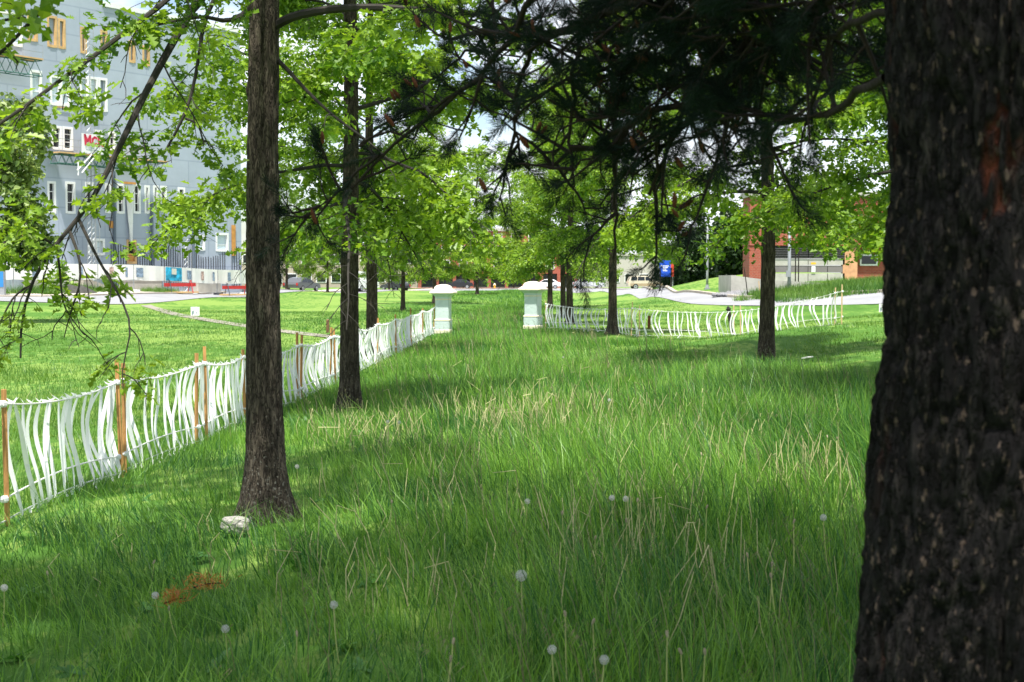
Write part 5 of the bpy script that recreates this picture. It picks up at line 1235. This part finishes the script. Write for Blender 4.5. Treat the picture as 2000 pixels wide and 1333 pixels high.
def weed_patch(name, cx, cy, sx, sy, n, sc, label, seed, T=None, ang=0, nv=4, tree=None):
    r2 = np.random.RandomState(seed); U_ = r2.normal(0, 1, (n, 2)).clip(-1.7, 1.7); X = cx + U_[:, 0] * sx * math.cos(ang) - U_[:, 1] * sy * math.sin(ang); Y = cy + U_[:, 0] * sx * math.sin(ang) + U_[:, 1] * sy * math.cos(ang)
    pm_ = bake(name, WEED, np.stack([X, Y, harr(X, Y)], 1), np.stack([r2.normal(0, .1, n), r2.normal(0, .1, n), r2.uniform(0, 6.28, n)], 1), r2.uniform(.6, 1.3, n) * sc, r2.randint(0, nv, n))
    o = linkobj(name, pm_); tag(o, label, 'weeds', kind='stuff')
weed_patch('weeds', xat(110, 97), 97, 2.6, .5, 130, 1.9, 'rank weeds along the site fence behind the left street', 3, ang=.9)
weed_patch('weeds', xat(310, 104.5), 104.3, .9, .3, 40, 1.7, 'tuft of weeds left of the red barricade', 4, ang=.9)
weed_patch('bank_weeds', 17.5, 73.5, 2.6, 2.6, 800, 1.5, 'tall bright weeds on the bank before the brick building', 5)
weed_patch('bank_weeds', 14.0, 74.2, 1.2, .6, 60, 1.6, 'weeds at the foot of the near lamp post', 6)
# blue portable cabin / sign at the left edge
g = onground(-12, 92); mb = MB(); mb.box(g + Vector((0, 0, 1.4)), (1.5, .3, 2.8)); o = tag(mb.build('site_board', M_STEEL), 'grey and blue site notice board at the far left edge', 'board')
mb = MB(); mb.box(Vector((.1, -.17, 1.1)) + g, (1.2, .03, 1.0)); mb.build('blue_panel', mat('blue_panel', (.03, .2, .5), .6), o, world=True)

# ================================================================== RIGHT SIDE: WALL, BRICK BUILDING, LAMPS, SIGN
M_BRICK, t, b = newmat('red_brick'); nd = t.nodes; ln = t.links.new
geo = nd.new('ShaderNodeTexCoord'); sp_x = nd.new('ShaderNodeSeparateXYZ'); ad_ = nd.new('ShaderNodeMath'); mpb = nd.new('ShaderNodeCombineXYZ'); ln(geo.outputs['Object'], sp_x.inputs[0]); ln(sp_x.outputs['X'], ad_.inputs[0]); ln(sp_x.outputs['Y'], ad_.inputs[1]); ln(ad_.outputs[0], mpb.inputs['X']); ln(sp_x.outputs['Z'], mpb.inputs['Y'])
bt_ = nd.new('ShaderNodeTexBrick'); bt_.inputs['Scale'].default_value = 2.4; bt_.inputs['Color1'].default_value = (.34, .075, .045, 1); bt_.inputs['Color2'].default_value = (.26, .055, .035, 1); bt_.inputs['Mortar'].default_value = (.30, .22, .18, 1); bt_.inputs['Mortar Size'].default_value = .012
ln(mpb.outputs[0], bt_.inputs['Vector']); ln(bt_.outputs['Color'], b.inputs['Base Color']); b.inputs['Roughness'].default_value = .9
def brick_block(x0, x1, y0, y1, z0, z1, mb):
    mb.box(((x0 + x1) / 2, (y0 + y1) / 2, (z0 + z1) / 2), (x1 - x0, y1 - y0, z1 - z0))
YB = 88.0
bx0, bx1 = xat(1463, YB), xat(1930, YB)
bb = thing('brick_building', (bx0, YB, 1.2), 'low red brick building with louvred front behind the concrete wall', 'building')
zc = lambda py, Y=YB: at(1500, py, Y).z
mb = MB(); brick_block(bx0, xat(1503, YB), YB, YB + 2.5, .8, zc(481), mb); mb.build('brick_pier', M_BRICK, bb)
mb = MB(); brick_block(bx0, bx1, YB - .05, YB + 2.6, zc(480), zc(385), mb); mb.build('wall', M_BRICK, bb)
mb = MB(); brick_block(bx0 - .15, bx1 + .1, YB - .2, YB + 2.8, zc(385) + .004, zc(385) + .3, mb); mb.build('coping', M_CONC, bb)
M_LOUV = mat('dark_louvre', (.045, .045, .05), .6, var=.2); M_PANEL = mat('taupe_panel', (.17, .155, .16), .7, var=.1)
xs = [xat(p_, YB) for p_ in (1503, 1540, 1578, 1616, 1650)]
for i in range(4):
    mb = MB()
    for k_ in range(7):
        z_ = zc(505) + (zc(481) - zc(505)) * (k_ + .5) / 7; mb.box(((xs[i] + xs[i + 1]) / 2, YB + .05, z_), (xs[i + 1] - xs[i] - .06, .12, .08), Euler((R(35), 0, 0)).to_matrix())
    mb.box(((xs[i] + xs[i + 1]) / 2, YB + .25, (zc(505) + zc(481)) / 2), (xs[i + 1] - xs[i] - .03, .1, zc(481) - zc(505))); mb.build('louvre', M_LOUV, bb)
    for y0, y1, m_, off in ((506, 518, M_CONC, 0), (519, 533, M_PANEL, .04), (534, 552, M_CONC, 0)):
        mb = MB(); mb.box(((xs[i] + xs[i + 1]) / 2, YB + .15 + off, (zc(y0) + zc(y1)) / 2), (xs[i + 1] - xs[i] - .04, .2, zc(y0) - zc(y1) - .03)); mb.build('panel', m_, bb)
mb = MB(); mb.box((xat(1588, YB), YB - .01, zc(526)), (.24, .02, .36)); nb = mb.build('notice', M_WHITE, bb)
mb = MB(); mb.box((xat(1588, YB), YB - .01, zc(515)), (.30, .02, .12)); mb.build('yellow_label', mat('yellow_label', (.65, .40, .03), .6), bb)
mb = MB(); mb.box((xat(1660, YB), YB + .3, zc(520)), (.9, .5, 2.6)); mb.build('tan_column', mat('tan_brick', (.52, .28, .16), .9, var=.2, scale=3), bb)
mb = MB(); brick_block(xat(1668, YB), bx1, YB + .6, YB + 2.4, .8, zc(481), mb); mb.build('side_wall', M_BRICK, bb)
for px in (1700, 1760):
    mb = MB(); mb.box((xat(px, YB), YB + .56, zc(508)), (1.1, .1, .7)); wf = mb.build('window', M_FRAME, bb); mb = MB(); mb.box((xat(px, YB), YB + .50, zc(508)), (.9, .04, .5)); pn = mb.build('pane', M_GLASS, wf, world=False)
    for vtx in pn.data.vertices: vtx.co = Vector(vtx.co) - bb.location
# concrete retaining wall: front, short return on the left, sloping top
YW = 79.0; wx0 = xat(1428, YW); wall_ = MB()
pts_t = [(1428, 538), (1490, 546), (1530, 549), (1600, 553), (1640, 556)]
T_ = [at(a, b_, YW - (a - 1428) * .012) for a, b_ in pts_t]
for i in range(len(T_) - 1):
    a, b_ = T_[i], T_[i + 1]; g0, g1 = h(a.x, a.y) - .4, h(b_.x, b_.y) - .4
    wall_.loft([[(a.x, a.y, g0), (a.x, a.y + .35, g0), (a.x, a.y + .35, a.z), (a.x, a.y, a.z)], [(b_.x - .01, b_.y, g1), (b_.x - .01, b_.y + .35, g1), (b_.x - .01, b_.y + .35, b_.z), (b_.x - .01, b_.y, b_.z)]])
a = T_[0]; wall_.box((a.x + .17, a.y + 2.6, (a.z + h(a.x, a.y + 2) - .4) / 2 + .0), (.34, 4.4, a.z - h(a.x, a.y + 2) + .4))
tag(wall_.build('retaining_wall', M_CONC), 'stained concrete retaining wall below the brick building', 'wall')
# rubble apron of grey stones in front of it
M_RUB = mat('grey_rubble', (.20, .20, .215), .95, var=.4, scale=4)
bm = bmesh.new(); bmesh.ops.create_icosphere(bm, subdivisions=1, radius=.5)
for v in bm.verts: v.co *= 1 + .35 * math.sin(v.co.x * 13 + v.co.y * 7 + v.co.z * 5)
rme = bpy.data.meshes.new('rubble_stone'); bm.to_mesh(rme); bm.free(); rme.materials.append(M_RUB)
RUB = [proto('rubble_stone', rme)]
r2 = np.random.RandomState(12); n = 900; U_ = r2.rand(n, 2)
pxs = 1392 + U_[:, 0] * 97; Yr = 77.3 + U_[:, 1] * 1.6 + np.abs(pxs - 1430) * -.004
X = (pxs - 1000) / F * Yr; ok = (Yr < 78.8) & (Yr > 77.2 + np.clip((1450 - pxs) / 45, 0, 1) * 1.2)
X, Yr = X[ok], Yr[ok]; n = len(X)
pm_ = bake('rubble', RUB, np.stack([X, Yr, harr(X, Yr) + .03 + .16 * np.clip((Yr - 77.0) / 1.8, 0, 1)], 1), r2.uniform(0, 6, (n, 3)), r2.uniform(.08, .22, n), np.zeros(n))
o = linkobj('rubble', pm_); tag(o, 'grey rubble apron at the foot of the retaining wall', 'rubble', kind='stuff')
mb = MB(); AP = [(xat(p_, y_), y_) for p_, y_ in ((1394, 79.1), (1412, 78.3), (1450, 77.2), (1490, 77.0), (1492, 79), (1430, 79))]
mb.poly([(x, y, h(x, y) + .02 + .14 * max(0, (y - 77) / 2)) for x, y in AP]); tag(mb.build('rubble_bed', M_RUB), kind='structure')
# lamp posts
def lamp(px, Y, topz, r_, label, arm):
    g = onground(px, Y); o = thing('lamp_post', g, label, 'lamp post'); mb = MB(); mb.tube([g + Vector((0, 0, -.1)), g + Vector((0, 0, 1.0)), g + Vector((0, 0, topz))], [r_, r_ * .92, r_ * .6], 12); mb.build('pole', M_STEEL, o, smooth=True)
    mb = MB(); mb.box(g + Vector((0, 0, .04)), (r_ * 4, r_ * 4, .12)); mb.tube([g + Vector((0, 0, .1)), g + Vector((0, 0, .3))], [r_ * 1.5, r_ * 1.1], 12); mb.build('base_plate', M_STEEL, o)
    mb = MB(); mb.tube([g + Vector((0, 0, topz - .05)), g + Vector((arm * .5, 0, topz + .25)), g + Vector((arm, 0, topz + .3))], [.05, .045, .04], 8); mb.build('arm', M_STEEL, o)
    mb = MB(); mb.box(g + Vector((arm * 1.25, 0, topz + .28)), (.6, .28, .12)); mb.build('lamp_head', M_STEEL, o)
    return o
lamp(1381, 92, 6.5, .085, 'grey lamp post on the grass bank right of the blue sign', -1.2)
lo_ = lamp(1541, 75.5, 6.5, .10, 'grey lamp post among weeds before the brick building', 1.2)
g = lo_.location; mb = MB(); mb.box(g + Vector((-.08, -.12, 1.1)), (.22, .12, .34)); mb.build('junction_box', M_STEEL, lo_)
# thin leaning rods by the wall
for a, b_, m_, lab, Y in (((1461, 577), (1453, 522), M_IRON, 'thin dark rod leaning against the retaining wall', 77.2), ((1484, 583), (1482, 549), M_LUMBER, 'thin pale stick standing before the retaining wall', 76.3)):
    mb = MB(); p0_ = at(a[0], a[1], Y); p0_.z = h(p0_.x, p0_.y) - .05; mb.tube([p0_, p0_.lerp(at(b_[0], b_[1], Y), .5) + Vector((.01, 0, 0)), at(b_[0], b_[1], Y)], [.03, .026, .02], 6); tag(mb.build('rod', m_), lab, 'rod')
# posts with a yellow-topped fence near the panels
for px in (1553, 1559):
    g = onground(px, 84); mb = MB(); mb.tube([g + Vector((0, 0, -.3)), g + Vector((0, 0, 2.6))], .035, 8); mb.tube([g + Vector((0, 0, 2.6)), g + Vector((0, 0, 2.68))], [.045, .01], 8); tag(mb.build('steel_pole', M_IRON), 'thin dark steel pole before the panelled wall, %s of a pair' % ('left' if px == 1553 else 'right'), 'pole')
# blue direction sign
M_BLUE = mat('blue_sign', (.012, .075, .50), .45, var=.05); YS = 100; g = onground(1299, YS)
sg = thing('direction_sign', g, 'blue direction sign with white lettering on two dark posts', 'sign')
P00, P11 = at(1288, 541, YS), at(1310, 509, YS); mb = MB(); mb.box((P00 + P11) / 2, (P11.x - P00.x, .08, P11.z - P00.z)); mb.build('panel', M_BLUE, sg)
for px in (1289, 1310.5):
    q = onground(px, YS); mb = MB(); mb.box(Vector((q.x, YS, (q.z + P00.z) / 2 - .02 + .3)), (.09, .11, P00.z - q.z + .7)); mb.box(Vector((q.x, YS, q.z + .03)), (.22, .22, .1)); mb.build('post', M_IRON, sg)
mb = MB(); cx = P00.x; wS = P11.x - P00.x; hS = P11.z - P00.z; yf = YS - .044
def srect(x0, x1, z0, z1): mb.quad((cx + x0 * wS, yf, P00.z + z0 * hS), (cx + x1 * wS, yf, P00.z + z0 * hS), (cx + x1 * wS, yf, P00.z + z1 * hS), (cx + x0 * wS, yf, P00.z + z1 * hS))
rg_ = random.Random(3)
for z_, x1 in ((.63, .80), (.53, .72), (.44, .58), (.34, .70)):
    x_ = .30
    while x_ < x1:
        w = rg_.uniform(.03, .06); srect(x_, x_ + w, z_, z_ + rg_.choice((.055, .075))); x_ += w + .02
srect(.07, .20, .645, .675); mb.poly([(cx + .26 * wS, yf, P00.z + .66 * hS), (cx + .15 * wS, yf, P00.z + .735 * hS), (cx + .15 * wS, yf, P00.z + .585 * hS)]); mb.build('lettering', M_WHITE, sg)
gb = onground(1313.5, 112); bo = thing('street_banner', gb, 'narrow red banner on a post just behind the blue sign', 'banner'); mb = MB(); mb.tube([gb, gb + Vector((0, 0, 4.2))], .05, 8); mb.build('post', M_STEEL, bo); mb = MB(); q0, q1 = at(1309, 541, 112), at(1316, 508, 112); mb.box((q0 + q1) / 2 + Vector((0, -.07, 0)), (q1.x - q0.x, .02, q1.z - q0.z)); mb.build('cloth', mat('red_banner', (.50, .06, .03), .7, var=.2), bo)

# ================================================================== VEHICLES
def car(px, Y, rz, label, paint, suv=False, van=False, two_tone=None, sc=1.0, zoff=.04):
    g = onground(px, Y, zoff); o = thing('parked_car' if not van else 'parked_van', g, label, 'van' if van else 'car', rz=rz); o.scale = (sc, sc, sc)
    Ln, Wd = (5.2, 2.0) if van else (4.75, 1.86)
    if van: low = [(-2.6, .35), (-2.6, 1.1), (2.15, 1.1), (2.58, .95), (2.6, .4)]; cab = [(-2.58, 1.1), (-2.52, 2.15), (1.1, 2.2), (1.55, 2.0), (2.2, 1.1)]
    elif suv: low = [(-2.36, .42), (-2.38, .80), (-2.30, 1.06), (.95, 1.06), (1.95, .98), (2.28, .86), (2.36, .62), (2.32, .38)]; cab = [(-2.28, 1.06), (-2.08, 1.62), (-1.6, 1.72), (-.1, 1.72), (.25, 1.66), (1.02, 1.06)]
    else: low = [(-2.32, .38), (-2.36, .72), (-2.2, .95), (1.0, .92), (1.95, .82), (2.28, .70), (2.34, .5), (2.28, .30)]; cab = [(-1.9, .95), (-1.2, 1.38), (-.5, 1.46), (.2, 1.40), (1.05, .92)]
    def ext(poly, w0, w1, zsplit=None):
        # cross-section rings across the width: bulge in the middle, tuck at the sides
        zc_ = sum(z for _, z in poly) / len(poly); rings = []
        for y_, s_ in ((-w0, .965), (-w0 * .93, 1.0), (w0 * .93, 1.0), (w0, .965)):
            rings.append([(x * s_, y_ * (1 - (w0 - w1) / w0 * max(0, (z - poly[0][1])) / (max(p_[1] for p_ in poly) - poly[0][1])), zc_ + (z - zc_) * s_) for x, z in poly])
        return rings
    mb = MB(); mb.loft(ext(low, Wd / 2, Wd / 2 * .97)); mb.loft(ext(cab, Wd / 2 * .95, Wd / 2 * .76)); mb.build('body', paint, o, world=False)
    if two_tone:
        mb = MB()
        for sy in (-1, 1): mb.box((0, sy * Wd * .495, .60), (4.2, .03, .34))
        mb.build('side_cladding', two_tone, o, world=False)
    zt = max(z for _, z in cab); zb_ = cab[0][1]
    def inside(x0, x1, z0, z1, nm):
        for sy in (-1, 1):
            mb = MB(); wl = Wd / 2 * .95; wt = Wd / 2 * .76
            yy = lambda z: sy * ((wl + (wt - wl) * (z - zb_) / (zt - zb_)) + .012)
            (a0, a1), (c0, c1) = x0, x1; mb.quad((a0, yy(z0), z0), (c0, yy(z0), z0), (c1, yy(z1), z1), (a1, yy(z1), z1)); mb.build(nm, M_GLASS, o, world=False)
    if van: inside((1.0, 1.0), (2.0, 1.5), 1.2, 1.95, 'window')
    elif suv: inside((-2.05, -1.9), (-1.25, -1.2), 1.12, 1.6, 'window'); inside((-1.15, -1.1), (-.25, -.25), 1.12, 1.6, 'window'); inside((-.17, -.17), (.8, .2), 1.12, 1.6, 'window')
    else: inside((-1.5, -1.05), (-.42, -.42), .98, 1.34, 'window'); inside((-.34, -.34), (.82, .2), .98, 1.34, 'window')
    f0, f1 = cab[-1], cab[-2]; mb = MB(); k_ = .012
    mb.quad((f0[0] - .05 + k_, -Wd * .42, f0[1] + .06), (f0[0] - .05 + k_, Wd * .42, f0[1] + .06), (f1[0] + .05 + k_, Wd * .36, f1[1] - .05), (f1[0] + .05 + k_, -Wd * .36, f1[1] - .05)); mb.build('windscreen', M_GLASS, o, world=False)
    for x in (-1.42, 1.42):
        for sy in (-1, 1):
            mb = MB(); R_ = .36 if suv or van else .32; yw = sy * (Wd / 2 - .09)
            mb.loft([[(x + rr_ * math.cos(j * .3927), yw + dy * sy, R_ + rr_ * math.sin(j * .3927)) for j in range(16)] for dy, rr_ in ((-.11, R_ * .9), (-.09, R_), (.09, R_), (.115, R_ * .9))]); wh = mb.build('wheel', M_TYRE, o, world=False)
            mb = MB(); mb.loft([[(x + rr_ * math.cos(j * .3927), yw + dy * sy, R_ + rr_ * math.sin(j * .3927)) for j in range(16)] for dy, rr_ in ((.10, R_ * .66), (.125, R_ * .62), (.115, R_ * .2))]); mb.build('rim', M_STEEL, wh, world=False)
    zl = .72 if suv else (.85 if van else .62)
    for sy in (-1, 1):
        mb = MB(); mb.box((2.27 if not van else 2.57, sy * .68, zl), (.12, .36, .15)); mb.build('headlight', M_FRAME, o, world=False)
        mb = MB(); mb.box((-2.33 if not van else -2.58, sy * .76, zl + .12), (.08, .2, .26)); mb.build('tail_light', M_REDP, o, world=False)
    return o
M_TYRE = mat('tyre_rubber', (.02, .02, .02), .85)
def paint(nm, c): return mat(nm, c, .28, var=.04, scale=1, spec=.6)
car(1261, 180, 0.06, 'beige four-wheel-drive parked left of the blue sign', paint('champagne_paint', (.52, .46, .36)), suv=True, two_tone=mat('tan_cladding', (.36, .27, .18), .6), zoff=.0)
car(1066, 214, 3.1, 'white car parked behind the trunks right of the gate', paint('white_paint', (.75, .76, .78)))
car(1150, 205, 0.1, 'silver car half hidden by the hanging pine sprig', paint('silver_paint', (.45, .47, .5)))
car(895, 221, 3.14, 'black car parked above the left gate pillar', paint('black_paint', (.012, .013, .016)))
car(772, 196, 2.3, 'dark car parked across the left street', paint('charcoal_paint', (.03, .032, .036)))
car(704, 158, 1.15, 'white van on the left street between two trunks', paint('van_white_paint', (.74, .75, .75)), van=True)
car(590, 146, 1.2, 'dark grey car by the site beyond the nearest oak', paint('grey_paint', (.08, .085, .095)))

# hydrant
g = onground(966, 223, .12); hy = thing('fire_hydrant', g, 'yellow fire hydrant on the brick pavement across the far road', 'hydrant'); M_YEL = mat('hydrant_yellow', (.70, .33, .02), .5, var=.15); M_CRM = mat('hydrant_cream', (.70, .62, .42), .5)
mb = MB(); mb.tube([g + Vector((0, 0, z_)) for z_ in (0, .05, .06, .52)], [.19, .19, .13, .125], 14); mb.build('barrel', M_YEL, hy)
mb = MB(); mb.tube([g + Vector((0, 0, z_)) for z_ in (.52, .54, .60, .70, .75, .82)], [.17, .18, .17, .11, .04, .03], 14); mb.build('bonnet', M_CRM, hy)
for sx in (-1, 1):
    mb = MB(); mb.tube([g + Vector((sx * .1, 0, .42)), g + Vector((sx * .22, 0, .42))], [.07, .075], 10); mb.build('outlet', M_CRM, hy)

# far shopfronts closing the view
YF = 243.0; x0, x1 = xat(820, YF), xat(1125, YF); sh = thing('brick_shops', (x0, YF, 0), 'dark-fronted brick shops closing the view beyond the gate', 'building')
zf = lambda py: at(1000, py, YF).z
mb = MB(); brick_block(x0, x1, YF, YF + 12, zf(535), zf(452), mb); mb.build('upper_wall', M_BRICK, sh)
mb = MB(); brick_block(x0 - .2, x1 + .2, YF - .25, YF + 12.2, zf(452) + .004, zf(452) + .5, mb); mb.build('cornice', M_CONC, sh)
mb = MB(); brick_block(x0, x1, YF + .5, YF + 12, -.2, zf(535), mb); mb.build('shop_wall', M_LOUV, sh)
n = 9
for i in range(n + 1):
    x = x0 + (x1 - x0) * i / n; mb = MB(); mb.box((x, YF + .1, zf(535) / 2), (.55, .9, zf(535) + .1)); mb.build('brick_pier', M_BRICK, sh)
    if i < n:
        xa, xb = x + .4, x + (x1 - x0) / n - .4; mb = MB(); mb.quad((xa, YF + .44, .6), (xb, YF + .44, .6), (xb, YF + .44, zf(537)), (xa, YF + .44, zf(537))); mb.build('shop_window', M_GLASS, sh)
        for zz in (zf(527), zf(500), zf(475)):
            if zz + 1.3 < zf(452):
                mb = MB(); mb.box(((xa + xb) / 2, YF - .03, zz + .85), (1.5, .12, 1.7)); wf = mb.build('window', M_FRAME, sh); mb = MB(); mb.box(((xa + xb) / 2 - sh.location.x, -.11, zz + .85), (1.25, .04, 1.45)); mb.build('pane', M_GLASS, wf, world=False)
# long low buildings across the roads, left and right of the shops
def far_block(px0, px1, Y, ytop, wallm, label, nwin, rows):
    xa, xb = xat(px0, Y), xat(px1, Y); zt = at(1000, ytop, Y).z; o = thing('far_building', (xa, Y, 0), label, 'building')
    mb = MB(); brick_block(xa, xb, Y, Y + 14, -.5, zt, mb); mb.build('wall', wallm, o); mb = MB(); brick_block(xa - .2, xb + .2, Y - .25, Y + 14.2, zt + .004, zt + .4, mb); mb.build('cornice', M_CONC, o)
    for r_ in range(rows):
        for i in range(nwin):
            x = xa + (xb - xa) * (i + .5) / nwin; z_ = 1.9 + 3.5 * r_
            if z_ + 1 > zt: continue
            mb = MB(); mb.box((x, Y - .03, z_), (1.9, .14, 1.7)); wf = mb.build('window', M_FRAME, o); mb = MB(); mb.box((x - xa, -.12, z_), (1.6, .04, 1.4)); mb.build('pane', M_GLASS, wf, world=False)
far_block(470, 815, 262, 492, mat('buff_wall', (.36, .31, .26), .9, var=.12), 'long buff building across the left street behind the trees', 12, 2)
far_block(1130, 1300, 275, 500, mat('pale_render', (.42, .40, .37), .9, var=.1), 'long pale building beyond the parked cars on the right', 6, 2)
print('objects', len(bpy.data.objects))
